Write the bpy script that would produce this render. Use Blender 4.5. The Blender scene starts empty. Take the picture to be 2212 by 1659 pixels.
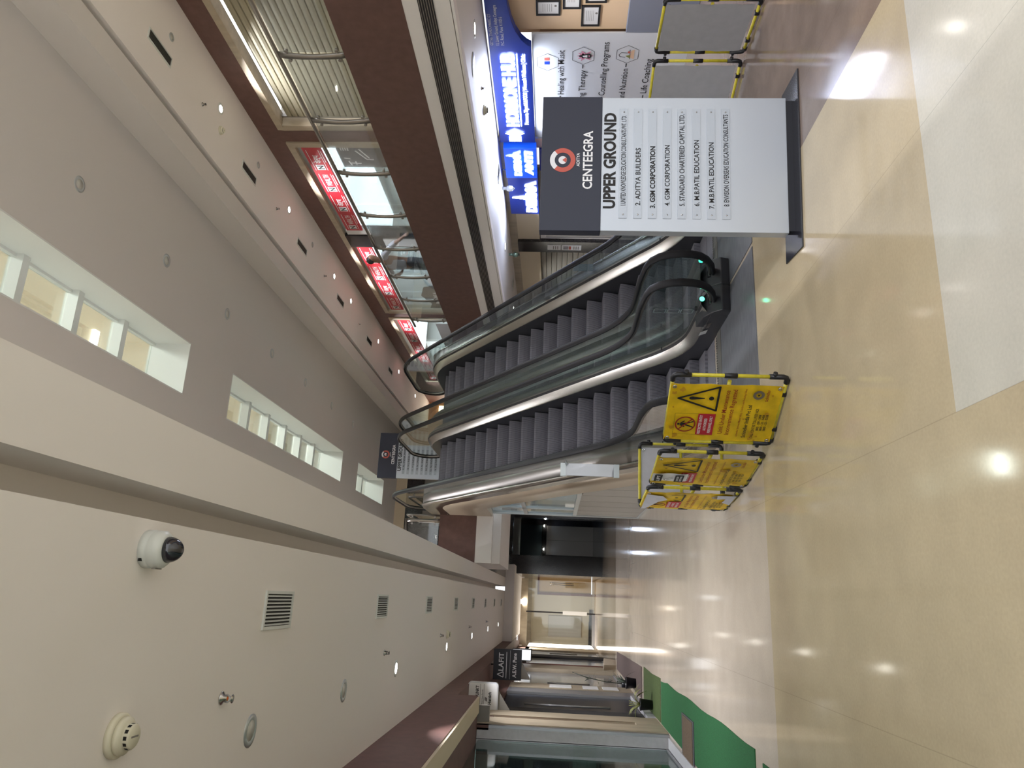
import bpy, bmesh, math, random
from mathutils import Vector, Matrix
random.seed(7)
S = bpy.context.scene
COL = S.collection

# ------------------------------------------------------------------ camera
CAM = bpy.data.objects.new('camera', bpy.data.cameras.new('camera')); COL.objects.link(CAM)
CAM.data.sensor_fit = 'HORIZONTAL'; CAM.data.sensor_width = 36.0
CAM.data.lens = 1600.0 / 2212.0 * 36.0
CAM.data.clip_start = 0.05; CAM.data.clip_end = 200
# the phone was held upright and the photo lies on its side: picture-right is world-down
r_ = Vector((0.9595713, -0.28021159, 0.02654039)); d_ = Vector((0.04342296, 0.05421307, -0.99758478)); f_ = Vector((0.27809598, 0.95840618, 0.06418892))
CAM.matrix_world = Matrix(((d_.x, r_.x, -f_.x, 0), (d_.y, r_.y, -f_.y, 0), (d_.z, r_.z, -f_.z, 1.8), (0, 0, 0, 1)))
S.camera = CAM
# ------------------------------------------------------------------ world, exposure
W = bpy.data.worlds.new('world'); S.world = W; W.use_nodes = True
W.node_tree.nodes['Background'].inputs[0].default_value = (0.95, 0.98, 1.0, 1)
W.node_tree.nodes['Background'].inputs[1].default_value = 1.9
S.view_settings.view_transform = 'Standard'; S.view_settings.look = 'None'
S.view_settings.exposure = 0.12; S.view_settings.gamma = 1.0
S.view_settings.use_curve_mapping = False
S.cycles.use_denoising = True
S.cycles.max_bounces = 8; S.cycles.transparent_max_bounces = 24
S.cycles.sample_clamp_indirect = 4.0

P_CORR, P_UP, P_LOW, P_SHOP, P_SKY = 52.0, 60.0, 30.0, 70.0, 200.0   # lamp watts

# ------------------------------------------------------------------ materials
def lin(c):
    return tuple(((v/255)/12.92 if v <= 10 else ((v/255+0.055)/1.055)**2.4) for v in c)
MATS = {}
def mat(name, rgb, rough=0.5, metal=0.0, noise=0.0, nscale=6.0, bump=0.0, bscale=80.0, spec=0.5, emit=None, estr=0.0, stretch=None, coat=0.0):
    """procedural principled material; rgb in 0-255 sRGB"""
    if name in MATS: return MATS[name]
    m = bpy.data.materials.new(name); m.use_nodes = True; MATS[name] = m
    nt = m.node_tree; b = nt.nodes['Principled BSDF']
    col = (*lin(rgb), 1)
    b.inputs['Base Color'].default_value = col; b.inputs['Roughness'].default_value = rough
    b.inputs['Metallic'].default_value = metal; b.inputs['Specular IOR Level'].default_value = spec
    b.inputs['Coat Weight'].default_value = coat
    if emit:
        b.inputs['Emission Color'].default_value = (*lin(emit), 1); b.inputs['Emission Strength'].default_value = estr
    if noise or bump:
        tc = nt.nodes.new('ShaderNodeTexCoord'); mp = nt.nodes.new('ShaderNodeMapping')
        nt.links.new(tc.outputs['Object'], mp.inputs[0])
        if stretch: mp.inputs['Scale'].default_value = stretch
    if noise:
        n = nt.nodes.new('ShaderNodeTexNoise'); n.inputs['Scale'].default_value = nscale; n.inputs['Detail'].default_value = 5
        nt.links.new(mp.outputs[0], n.inputs[0])
        r = nt.nodes.new('ShaderNodeValToRGB')
        r.color_ramp.elements[0].position = 0.3; r.color_ramp.elements[1].position = 0.7
        r.color_ramp.elements[0].color = (*[v*(1-noise) for v in col[:3]], 1)
        r.color_ramp.elements[1].color = (*[min(1, v*(1+noise)) for v in col[:3]], 1)
        nt.links.new(n.outputs[0], r.inputs[0]); nt.links.new(r.outputs[0], b.inputs['Base Color'])
    if bump:
        n2 = nt.nodes.new('ShaderNodeTexNoise'); n2.inputs['Scale'].default_value = bscale
        nt.links.new(mp.outputs[0], n2.inputs[0])
        bp = nt.nodes.new('ShaderNodeBump'); bp.inputs['Strength'].default_value = bump; bp.inputs['Distance'].default_value = 0.01
        nt.links.new(n2.outputs[0], bp.inputs['Height']); nt.links.new(bp.outputs[0], b.inputs['Normal'])
    return m

def glass(name, tint, refl=0.12, rough=0.03, body=0.0, body_rgb=(150, 160, 160)):
    """thin architectural glass: clear sheet with a mirror film and an optional frosted body"""
    if name in MATS: return MATS[name]
    m = bpy.data.materials.new(name); m.use_nodes = True; MATS[name] = m
    nt = m.node_tree; nt.nodes.remove(nt.nodes['Principled BSDF'])
    out = nt.nodes['Material Output']
    t = nt.nodes.new('ShaderNodeBsdfTransparent'); t.inputs[0].default_value = (*lin(tint), 1)
    g = nt.nodes.new('ShaderNodeBsdfGlossy'); g.inputs['Roughness'].default_value = rough
    fr = nt.nodes.new('ShaderNodeFresnel'); fr.inputs[0].default_value = 1.45
    ad = nt.nodes.new('ShaderNodeMath'); ad.operation = 'MULTIPLY_ADD'; ad.inputs[1].default_value = 0.8; ad.inputs[2].default_value = refl*0.35
    nt.links.new(fr.outputs[0], ad.inputs[0])
    cl = nt.nodes.new('ShaderNodeMath'); cl.operation = 'MINIMUM'; cl.inputs[1].default_value = 0.6; nt.links.new(ad.outputs[0], cl.inputs[0])
    mx = nt.nodes.new('ShaderNodeMixShader'); nt.links.new(cl.outputs[0], mx.inputs[0])
    last = t.outputs[0]
    if body:
        df = nt.nodes.new('ShaderNodeBsdfDiffuse'); df.inputs[0].default_value = (*lin(body_rgb), 1)
        m2 = nt.nodes.new('ShaderNodeMixShader'); m2.inputs[0].default_value = body
        nt.links.new(t.outputs[0], m2.inputs[1]); nt.links.new(df.outputs[0], m2.inputs[2]); last = m2.outputs[0]
    nt.links.new(last, mx.inputs[1]); nt.links.new(g.outputs[0], mx.inputs[2])
    nt.links.new(mx.outputs[0], out.inputs[0])
    return m

def lamp_mat(name, rgb, strength, sample=False):
    m = mat(name, rgb, emit=rgb, estr=strength)
    if not sample: m.cycles.emission_sampling = 'NONE'
    return m

def stripes(name, rgb, rgb2, axis, pitch, rough=0.45, metal=0.0, duty=0.5, bump=0.4):
    """fine parallel grooves along one object axis"""
    if name in MATS: return MATS[name]
    m = mat(name, rgb, rough, metal); nt = m.node_tree; b = nt.nodes['Principled BSDF']
    tc = nt.nodes.new('ShaderNodeTexCoord'); sp = nt.nodes.new('ShaderNodeSeparateXYZ'); nt.links.new(tc.outputs['Object'], sp.inputs[0])
    mu = nt.nodes.new('ShaderNodeMath'); mu.operation = 'MULTIPLY'; mu.inputs[1].default_value = 1/pitch
    nt.links.new(sp.outputs[axis], mu.inputs[0])
    fr = nt.nodes.new('ShaderNodeMath'); fr.operation = 'FRACT'; nt.links.new(mu.outputs[0], fr.inputs[0])
    r = nt.nodes.new('ShaderNodeValToRGB'); e = r.color_ramp.elements
    e[0].position = duty-0.06; e[1].position = duty+0.06
    e[0].color = (*lin(rgb), 1); e[1].color = (*lin(rgb2), 1)
    nt.links.new(fr.outputs[0], r.inputs[0])
    n = nt.nodes.new('ShaderNodeTexNoise'); n.inputs['Scale'].default_value = 3.0; n.inputs['Detail'].default_value = 4
    nt.links.new(tc.outputs['Object'], n.inputs[0])
    mr = nt.nodes.new('ShaderNodeMapRange'); mr.inputs[3].default_value = 0.72; mr.inputs[4].default_value = 1.25; nt.links.new(n.outputs[0], mr.inputs[0])
    mx = nt.nodes.new('ShaderNodeMix'); mx.data_type = 'RGBA'; mx.blend_type = 'MULTIPLY'; mx.inputs[0].default_value = 1
    nt.links.new(r.outputs[0], mx.inputs[6]); nt.links.new(mr.outputs[0], mx.inputs[7]); nt.links.new(mx.outputs[2], b.inputs['Base Color'])
    if bump:
        bp = nt.nodes.new('ShaderNodeBump'); bp.inputs['Strength'].default_value = bump; bp.inputs['Distance'].default_value = 0.003; bp.invert = True
        nt.links.new(fr.outputs[0], bp.inputs['Height']); nt.links.new(bp.outputs[0], b.inputs['Normal'])
    return m

# stone floors: cream / tan / brown polished tile with faint joints
def tile(name, rgb, rough, joints=True, noise=0.05):
    if name in MATS: return MATS[name]
    m = mat(name, rgb, rough, noise=noise, nscale=3.0, spec=0.55)
    nt = m.node_tree; b = nt.nodes['Principled BSDF']
    tc = nt.nodes.new('ShaderNodeTexCoord')
    n = nt.nodes.new('ShaderNodeTexNoise'); n.inputs['Scale'].default_value = 55; n.inputs['Detail'].default_value = 6
    nt.links.new(tc.outputs['Object'], n.inputs[0])
    r = nt.nodes.new('ShaderNodeMapRange'); r.inputs[3].default_value = 0.90; r.inputs[4].default_value = 1.10; nt.links.new(n.outputs[0], r.inputs[0])
    mx = nt.nodes.new('ShaderNodeMix'); mx.data_type = 'RGBA'; mx.blend_type = 'MULTIPLY'; mx.inputs[0].default_value = 1
    old = b.inputs['Base Color'].links[0].from_socket
    nt.links.new(old, mx.inputs[6]); nt.links.new(r.outputs[0], mx.inputs[7])
    src = mx.outputs[2]
    if joints:
        sp = nt.nodes.new('ShaderNodeSeparateXYZ'); nt.links.new(tc.outputs['Object'], sp.inputs[0])
        for ax, off, per in (('X', 0.9, 1.5),):
            s = nt.nodes.new('ShaderNodeMath'); s.operation = 'SUBTRACT'; s.inputs[1].default_value = off - 0.5*per; nt.links.new(sp.outputs[ax], s.inputs[0])
            mo = nt.nodes.new('ShaderNodeMath'); mo.operation = 'FLOORED_MODULO'; mo.inputs[1].default_value = per; nt.links.new(s.outputs[0], mo.inputs[0])
            cm = nt.nodes.new('ShaderNodeMath'); cm.operation = 'COMPARE'; cm.inputs[1].default_value = 0.5*per; cm.inputs[2].default_value = 0.0022; nt.links.new(mo.outputs[0], cm.inputs[0])
            ml = nt.nodes.new('ShaderNodeMath'); ml.operation = 'MULTIPLY'; ml.inputs[1].default_value = 0.3; nt.links.new(cm.outputs[0], ml.inputs[0])
            m2 = nt.nodes.new('ShaderNodeMix'); m2.data_type = 'RGBA'; nt.links.new(ml.outputs[0], m2.inputs[0])
            nt.links.new(src, m2.inputs[6]); m2.inputs[7].default_value = (*[v*0.35 for v in lin(rgb)], 1); src = m2.outputs[2]
    nt.links.new(src, b.inputs['Base Color'])
    return m

M_TAN = tile('tan_stone_tile', (186, 171, 142), 0.09)
M_PINK = tile('beige_stone_tile', (194, 181, 166), 0.09)
M_CREAM = tile('cream_stone_tile', (196, 192, 180), 0.10)
M_BROWN = tile('brown_stone_tile', (130, 114, 104), 0.10, noise=0.16)
M_DKTILE = tile('taupe_stone_tile', (140, 126, 108), 0.1)
M_GRAN = mat('black_granite', (38, 36, 38), 0.12, noise=0.55, nscale=45, spec=0.6)
M_PAINT = mat('warm_white_paint', (240, 235, 231), 0.85, bump=0.06, bscale=30)
M_PAINT_G = mat('grey_white_paint', (212, 208, 204), 0.9, bump=0.06, bscale=30)
M_WHITE = mat('white_paint', (222, 220, 216), 0.6)
M_WELL = mat('well_white_paint', (226, 228, 226), 0.7)
M_BEIGE = mat('beige_paint', (206, 192, 166), 0.75)
M_BROWNL = mat('brown_laminate', (100, 72, 66), 0.6, noise=0.12, nscale=9)
M_DKBROWN = mat('dark_brown_shadow_gap', (44, 32, 28), 0.7)
M_STEEL = mat('brushed_stainless', (176, 172, 166), 0.27, 1.0, bump=0.05, bscale=120, stretch=(40, 1, 1))
M_STEELB = mat('satin_stainless', (150, 146, 142), 0.38, 1.0)
M_CLAD = mat('champagne_cladding', (190, 174, 152), 0.33, 0.3)
M_BLACKR = mat('black_rubber', (30, 30, 34), 0.6, spec=0.3)
M_DARK = mat('dark_grey_skirt', (58, 58, 62), 0.4, 0.3)
M_DPLATE = mat('slate_floor_plate', (112, 114, 120), 0.33, 0.15, noise=0.25, nscale=7, stretch=(1, 6, 1))
M_COMB = mat('worn_comb', (104, 102, 98), 0.5, 0.15)
M_STEP = stripes('grooved_step', (150, 148, 158), (66, 66, 72), 'X', 0.0165, 0.5, 0.1, duty=0.6)
M_GL = glass('balustrade_glass', (206, 224, 220), 0.25)
M_GLC = glass('clear_glass', (248, 251, 251), 0.1)
M_GLG = glass('green_glass', (196, 214, 210), 0.3)
M_GLF = glass('film_glass', (170, 186, 188), 0.3, body=0.35, body_rgb=(120, 128, 130))
M_GLD = glass('dirty_skylight_glass', (226, 232, 230), 0.15, body=0.22, body_rgb=(165, 168, 160))
M_YEL = mat('yellow_pipe', (206, 192, 54), 0.4, noise=0.12, nscale=25)
M_BAN = mat('yellow_banner', (222, 184, 22), 0.45, noise=0.22, nscale=7)
M_BANW = mat('banner_white_back', (196, 196, 204), 0.6, noise=0.05, nscale=12)
M_BANG = mat('banner_grey_back', (170, 170, 174), 0.6, noise=0.05, nscale=12)
M_FIT = mat('black_pipe_fitting', (28, 28, 32), 0.4)
M_INK = mat('black_ink', (26, 24, 26), 0.6)
M_INKR = mat('dark_red_ink', (140, 38, 22), 0.6)
M_RED = mat('red_print', (176, 30, 48), 0.5)
M_RED2 = mat('red_banner', (176, 36, 48), 0.45)
M_PAPER = mat('white_print', (232, 232, 232), 0.6)
M_GREEN = mat('green_carpet', (30, 90, 48), 0.95, noise=0.25, nscale=90, bump=0.6, bscale=300)
M_OLIVE = mat('olive_carpet', (70, 86, 44), 0.95, noise=0.25, nscale=60, bump=0.6, bscale=300)
M_BMAT = mat('brown_mat', (88, 74, 70), 0.95, noise=0.15, nscale=90, bump=0.5, bscale=300)
M_DMAT = mat('ribbed_doormat', (92, 76, 60), 0.95, noise=0.2, nscale=60, bump=0.5, bscale=200)
M_DMATE = mat('doormat_edge', (62, 62, 66), 0.8)
M_NAVY = mat('navy_sign_panel', (36, 40, 58), 0.45)
M_SIGNW = mat('silver_sign_panel', (186, 192, 202), 0.3, 0.35)
M_STRIP = mat('clear_name_strip', (178, 185, 196), 0.22, 0.2)
M_LOGOR = mat('coral_logo', (190, 88, 76), 0.5)
M_LOGOW = mat('logo_white', (226, 226, 232), 0.5)
M_BASE = mat('black_gloss_base', (34, 34, 42), 0.18, spec=0.6)
M_SHUT = mat('grey_shutter', (150, 146, 134), 0.45, 0.35)
M_SHUTL = mat('olive_shutter', (164, 158, 136), 0.45, 0.3)
M_WOOD = mat('beige_stone_cladding', (170, 157, 136), 0.5, noise=0.14, nscale=7, stretch=(1, 1, 0.25))
M_MAROON = mat('maroon_inlay', (96, 46, 36), 0.5)
M_MARBLE = mat('grey_marble', (186, 186, 190), 0.3, noise=0.07, nscale=14)
M_MARBLE2 = mat('grey_marble_board', (160, 164, 170), 0.3, noise=0.06, nscale=14)
M_NAVYD = mat('navy_door_leaf', (30, 34, 46), 0.3)
M_SILVER = mat('silver_frame', (160, 160, 164), 0.3, 0.6)
M_GREYB = mat('grey_board', (128, 124, 118), 0.55)
M_PANEL = mat('grey_enclosure_panel', (170, 166, 158), 0.45, 0.2)
M_ALU = mat('aluminium_frame', (190, 196, 198), 0.35, 0.6)
M_BLUE = mat('blue_sign_face', (28, 58, 160), 0.35)
M_BLUED = mat('deep_blue_sign', (24, 42, 120), 0.4)
M_PEACH = mat('peach_wall', (226, 190, 158), 0.7)
M_TANW = mat('tan_clinic_wall', (226, 196, 160), 0.7)
M_GREYBL = mat('slate_counter', (124, 128, 142), 0.5)
M_PINK2 = mat('pink_flower', (206, 132, 156), 0.6)
M_PLANT = mat('plant_leaf', (120, 124, 62), 0.6, noise=0.3, nscale=20)
M_PLANT2 = mat('dark_leaf', (52, 62, 50), 0.6)
M_POT = mat('black_pot', (30, 31, 38), 0.4)
M_TUB = mat('cream_tub', (176, 164, 146), 0.6)
M_GRAYDEC = mat('grey_glass_decal', (92, 92, 92), 0.5, noise=0.08)
M_TEALIN = mat('pale_blue_partition', (196, 212, 216), 0.5)
M_CAMW = mat('white_plastic', (214, 218, 214), 0.4)
M_SMOKE = mat('ivory_plastic', (216, 212, 190), 0.45)
M_DOME = mat('smoked_dome', (36, 38, 46), 0.08, spec=0.8)
M_ORNG = mat('orange_bulb', (226, 110, 50), 0.3)
M_CHROME = mat('chrome', (200, 200, 200), 0.15, 1.0)
M_BLACK = mat('black_void', (14, 14, 14), 0.8)
M_SLOTD = mat('dark_slot', (46, 44, 46), 0.8)
M_LAMP = lamp_mat('downlight_glow', (255, 250, 238), 30)
M_LAMPU = mat('unlit_lens', (196, 196, 188), 0.3)
M_LET = lamp_mat('lit_white_letter', (250, 252, 255), 12, True)
M_LETO = mat('white_letter', (236, 236, 240), 0.5)
M_PANELLT = lamp_mat('lit_ceiling_panel', (226, 242, 250), 5, True)
M_GREENLT = lamp_mat('green_indicator', (70, 255, 190), 6)
M_ORANGEW = mat('orange_wall', (206, 142, 80), 0.6)
M_DOORT = mat('tan_door', (196, 160, 108), 0.5)
M_DOORF = mat('brown_door_frame', (108, 58, 40), 0.5)

# ------------------------------------------------------------------ mesh builder
class MB:
    def __init__(s): s.bm = bmesh.new(); s.mi = 0
    def face(s, pts):
        f = s.bm.faces.new([s.bm.verts.new(p) for p in pts]); f.material_index = s.mi; return s
    def box(s, x0, y0, z0, x1, y1, z1):
        x0, x1 = sorted((x0, x1)); y0, y1 = sorted((y0, y1)); z0, z1 = sorted((z0, z1))
        v = [s.bm.verts.new(p) for p in ((x0,y0,z0),(x1,y0,z0),(x1,y1,z0),(x0,y1,z0),(x0,y0,z1),(x1,y0,z1),(x1,y1,z1),(x0,y1,z1))]
        for q in ((0,3,2,1),(4,5,6,7),(0,1,5,4),(1,2,6,5),(2,3,7,6),(3,0,4,7)):
            f = s.bm.faces.new([v[i] for i in q]); f.material_index = s.mi
        return s
    def prism(s, prof, x0, x1, axis='X'):
        """extrude a closed profile; axis X: (y,z), axis Y: (x,z), axis Z: (x,y)"""
        mk = {'X': lambda a, b, t: (t, a, b), 'Y': lambda a, b, t: (a, t, b), 'Z': lambda a, b, t: (a, b, t)}[axis]
        A = [s.bm.verts.new(mk(a, b, x0)) for a, b in prof]; B = [s.bm.verts.new(mk(a, b, x1)) for a, b in prof]
        n = len(prof)
        for q in (A, B[::-1]):
            f = s.bm.faces.new(q); f.material_index = s.mi
        for i in range(n):
            f = s.bm.faces.new((A[i], B[i], B[(i+1) % n], A[(i+1) % n])); f.material_index = s.mi
        return s
    def strip(s, rows, closed=False):
        """rows: list of equally long point lists, skinned together"""
        V = [[s.bm.verts.new(p) for p in r] for r in rows]
        for a, b in zip(V, V[1:]):
            m = len(a)
            for i in range(m if closed else m-1):
                f = s.bm.faces.new((a[i], a[(i+1) % m], b[(i+1) % m], b[i])); f.material_index = s.mi; f.smooth = True
        return V
    def cap(s, ring):
        f = s.bm.faces.new(ring); f.material_index = s.mi
    def tube(s, pts, r, n=10, caps=True):
        pts = [Vector(p) for p in pts]; rows = []
        t0 = (pts[1]-pts[0]).normalized(); u = t0.orthogonal().normalized()
        for i, p in enumerate(pts):
            t = (pts[min(i+1, len(pts)-1)] - pts[max(i-1, 0)]).normalized()
            u = (u - t*u.dot(t)).normalized(); w = t.cross(u)
            rr = r[i] if isinstance(r, (list, tuple)) else r
            rows.append([p + (u*math.cos(k*2*math.pi/n) + w*math.sin(k*2*math.pi/n))*rr for k in range(n)])
        V = s.strip(rows, True)
        if caps: s.cap(V[0][::-1]); s.cap(V[-1])
        return s
    def lathe(s, prof, c, axis='Z', n=24, caps=True):
        """prof: (r, h) list turned about the axis through c"""
        c = Vector(c); rows = []
        for r, h in prof:
            row = []
            for k in range(n):
                a = k*2*math.pi/n; x, y = r*math.cos(a), r*math.sin(a)
                row.append(c + (Vector((x, y, h)) if axis == 'Z' else Vector((h, x, y)) if axis == 'X' else Vector((x, h, y))))
            rows.append(row)
        V = s.strip(rows, True)
        if caps and prof[0][0] > 1e-4: s.cap(V[0][::-1])
        if caps and prof[-1][0] > 1e-4: s.cap(V[-1])
        return s
    def build(s, name, mats, parent=None, bevel=0.0, label=None, xf=None):
        me = bpy.data.meshes.new(name)
        if xf is not None: s.bm.transform(xf)
        bmesh.ops.remove_doubles(s.bm, verts=s.bm.verts, dist=1e-5)
        bmesh.ops.recalc_face_normals(s.bm, faces=s.bm.faces)
        s.bm.to_mesh(me); s.bm.free()
        for m in (mats if isinstance(mats, (list, tuple)) else [mats]): me.materials.append(m)
        return link(name, me, parent, bevel, label)
def link(name, me, parent=None, bevel=0.0, label=None):
    o = bpy.data.objects.new(name, me); COL.objects.link(o)
    if parent:
        o.parent = parent
        o.matrix_parent_inverse = parent.matrix_basis.inverted() if parent.parent is None and parent.type == 'EMPTY' else Matrix()
    if bevel:
        b = o.modifiers.new('bevel', 'BEVEL'); b.width = bevel; b.segments = 2; b.limit_method = 'ANGLE'
    if label: o['label'] = label
    return o
def tag(o, label, cat, group=None, kind=None):
    o['label'] = label; o['category'] = cat
    if group: o['group'] = group
    if kind: o['kind'] = kind
    return o
def thing(name, label, cat, loc, group=None, rz=0.0):
    o = bpy.data.objects.new(name, None); COL.objects.link(o)
    o.empty_display_size = 0.1; o.location = loc; o.rotation_euler = (0, 0, rz)
    o.matrix_basis = Matrix.Translation(loc) @ Matrix.Rotation(rz, 4, 'Z')
    return tag(o, label, cat, group)
def struct(name, mb, mats, label=None, bevel=0.0):
    o = mb.build(name, mats, None, bevel); o['kind'] = 'structure'
    if label: o['label'] = label
    o['category'] = name.split('_')[0]
    return o
def area(parent, loc, power, size, rgb=(255, 246, 232), rot=(0, 0, 0), shape='DISK', size_y=None, spread=160):
    l = bpy.data.lights.new('lamp_light', 'AREA'); l.energy = power; l.shape = shape; l.size = size
    if size_y: l.size_y = size_y
    l.color = lin(rgb); l.spread = math.radians(spread)
    o = bpy.data.objects.new('lamp_light', l); COL.objects.link(o); o.location = loc; o.rotation_euler = rot
    if parent: o.parent = parent; o.matrix_parent_inverse = parent.matrix_basis.inverted()
    return o

def text_mesh(body, bold=0.0):
    cu = bpy.data.curves.new('txt', 'FONT'); cu.body = body; cu.size = 1.0; cu.offset = bold; cu.resolution_u = 3
    ob = bpy.data.objects.new('txt', cu); COL.objects.link(ob)
    me = bpy.data.meshes.new_from_object(ob)
    bpy.data.objects.remove(ob); bpy.data.curves.remove(cu)
    return me
def add_text(mb, body, p, U, V, w, h, bold=0.0, lift=0.0, slant=0.0):
    """set a line of lettering: capitals fill height h, the line fills width w, from p along U with up V"""
    me = text_mesh(body, bold)
    if not me.vertices: return
    xs = [v.co.x for v in me.vertices]; x0, x1 = min(xs), max(xs)
    U = Vector(U); V = Vector(V); N = U.cross(V); p = Vector(p)
    sy = h/0.727; sx = (w/(x1-x0)) if w else sy
    vs = [mb.bm.verts.new(p + U*((v.co.x-x0)*sx + slant*v.co.y*sy) + V*(v.co.y*sy) + N*lift) for v in me.vertices]
    for f in me.polygons:
        try:
            nf = mb.bm.faces.new([vs[i] for i in f.vertices]); nf.material_index = mb.mi
        except ValueError: pass
    bpy.data.meshes.remove(me)
class Plane2:
    """flat drawing helper on a plane p + u*U + v*V, lifted along the normal"""
    def __init__(s, p, U, V, lift=0.002): s.p, s.U, s.V = Vector(p), Vector(U), Vector(V); s.N = s.U.cross(s.V); s.l = lift
    def P(s, u, v, k=1): return s.p + s.U*u + s.V*v + s.N*s.l*k
    def rect(s, mb, u0, v0, u1, v1, k=1): mb.face([s.P(u0, v0, k), s.P(u1, v0, k), s.P(u1, v1, k), s.P(u0, v1, k)])
    def poly(s, mb, pts, k=1): mb.face([s.P(a, b, k) for a, b in pts])
    def ring(s, mb, u, v, r0, r1, a0=0, a1=360, k=1, n=32, ar=1.0):
        rows = []
        for i in range(n+1):
            a = math.radians(a0 + (a1-a0)*i/n)
            rows.append([s.P(u+r0*math.cos(a)*ar, v+r0*math.sin(a), k), s.P(u+r1*math.cos(a)*ar, v+r1*math.sin(a), k)])
        mb.strip(rows)
    def disc(s, mb, u, v, r, k=1, n=24, ar=1.0):
        mb.face([s.P(u+r*math.cos(i*2*math.pi/n)*ar, v+r*math.sin(i*2*math.pi/n), k) for i in range(n)])
    def line(s, mb, a, b, w, k=1):
        d = Vector((b[0]-a[0], b[1]-a[1])); d.normalize(); n = Vector((-d.y, d.x))*w/2
        s.poly(mb, [(a[0]+n.x, a[1]+n.y), (a[0]-n.x, a[1]-n.y), (b[0]-n.x, b[1]-n.y), (b[0]+n.x, b[1]+n.y)], k)
    def text(s, mb, body, u, v, w, h, bold=0.0, k=1, slant=0.0): add_text(mb, body, s.P(u, v, 0), s.U, s.V, w, h, bold, s.l*k, slant)
def copy_tree(o, loc=None, label=None, parent=None):
    c = o.copy(); COL.objects.link(c)
    if parent: c.parent = parent
    if loc is not None: c.location = loc
    if label: c['label'] = label
    for ch in list(o.children): copy_tree(ch, parent=c)
    return c
ORD = ['nearest', 'second', 'third', 'fourth', 'fifth', 'sixth', 'seventh', 'eighth', 'ninth', 'tenth', 'eleventh', 'twelfth']

# ================================================================== SETTING
ZC, ZS, ZU, ZG, ZL = 3.58, 4.30, 7.45, 7.96, 3.03     # left ceiling, upper floor, upper ceiling, atrium ceiling, lower right ceiling
YB, YE = -2.5, 38.0
# floor with its stone fields
f = MB(); xs = [-6, 0.9, 3.42, 14]; ys = [-14.0, 3.37, 6.55, 22.7, 29.0, YE+2]  # nearest fields run on unroofed behind the camera, added to bounce light onto ceilings
for i in range(3):
    for j in range(5):
        f.mi = {(0,0):0,(0,1):0,(1,0):2,(1,1):0,(2,0):2,(2,1):3,(0,2):1,(1,2):1,(2,2):3,(0,3):4,(1,3):4,(2,3):4,(0,4):1,(1,4):5,(2,4):5}[(i, j)]
        f.face([(xs[i],ys[j],0),(xs[i+1],ys[j],0),(xs[i+1],ys[j+1],0),(xs[i],ys[j+1],0)])
struct('floor', f, [M_TAN, M_PINK, M_CREAM, M_BROWN, M_DKTILE, M_GRAN], 'polished stone mall floor in beige, tan and brown fields')
# left corridor ceiling with the slot and the slab edge over the void
b = MB(); b.box(-1.46, YB, ZC, 0.265, 27.7, ZS); b.box(0.265, YB, ZC+0.34, 0.41, 27.7, ZS)
struct('ceiling_left', b, M_PAINT, 'warm white ceiling over the left corridor')
b = MB(); b.box(0.41, YB, ZC, 0.727, 27.7, ZS+0.1)
struct('trim_1', b, M_PAINT, 'pale downstand edge of the left slab beside the void')
b = MB(); b.box(-2.4, 27.7, 3.25, 1.2, YE, ZC); b.box(0.727, 20.2, ZC, 8.1, 29.3, ZS)
struct('ceiling_far', b, M_PAINT, 'lower ceiling at the far end of the left corridor')
# atrium ceiling with three skylight wells
WX0, WX1 = 2.97, 3.86
WELLS = [(3.72, 11.39), (13.06, 20.73), (22.42, 26.05)]
b = MB(); b.box(-1.5, YB, ZG, WX0, 28.2, ZG+0.7); b.box(WX1, YB, ZG, 6.1, 28.2, ZG+0.7)
for y0, y1 in ((YB, 3.72), (11.39, 13.06), (20.73, 22.42), (26.05, 28.2)): b.box(WX0, y0, ZG, WX1, y1, ZG+0.7)
struct('ceiling_atrium', b, M_PAINT_G, 'grey white atrium ceiling with skylight wells')
b = MB(); b.box(6.1, YB, ZU, 6.44, 32, ZG+0.4); b.box(6.44, YB, ZU+0.16, 6.56, 32, ZG+0.4)
struct('trim_2', b, M_PAINT_G, 'dropped edge band between atrium ceiling and upper right corridor ceiling')
b = MB(); b.box(6.56, YB, ZU, 9.0, 32, ZU+0.3)
struct('ceiling_right', b, M_PAINT, 'warm white ceiling of the upper right corridor')
# skylight wells: linings, cross beams, panes
for k, (y0, y1) in enumerate(WELLS):
    b = MB(); t = 0.02
    b.box(WX0-0.001, y0, ZG, WX0+t, y1, ZG+0.7); b.box(WX1-t, y0, ZG, WX1+0.001, y1, ZG+0.7)
    b.box(WX0, y0-0.001, ZG, WX1, y0+t, ZG+0.7); b.box(WX0, y1-t, ZG, WX1, y1+0.001, ZG+0.7)
    b.box(WX0+t, y0+t, 8.56, WX0+0.06, y1-t, 8.64); b.box(WX1-0.06, y0+t, 8.56, WX1-t, y1-t, 8.64)
    w = struct('window_%d' % (k+1), b, M_WELL, ['near skylight well with white lining', 'middle skylight well with white lining', 'far skylight well with white lining'][k])
    y = y1 - 1.07
    while y > y0 + 0.3:
        MB().box(WX0+t, y-0.06, 8.46, WX1-t, y+0.06, 8.66).build('mullion', M_WELL, w); y -= 1.12
    MB().box(WX0+t, y0+t, 8.62, WX1-t, y1-t, 8.63).build('pane', M_GLD, w)
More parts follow.
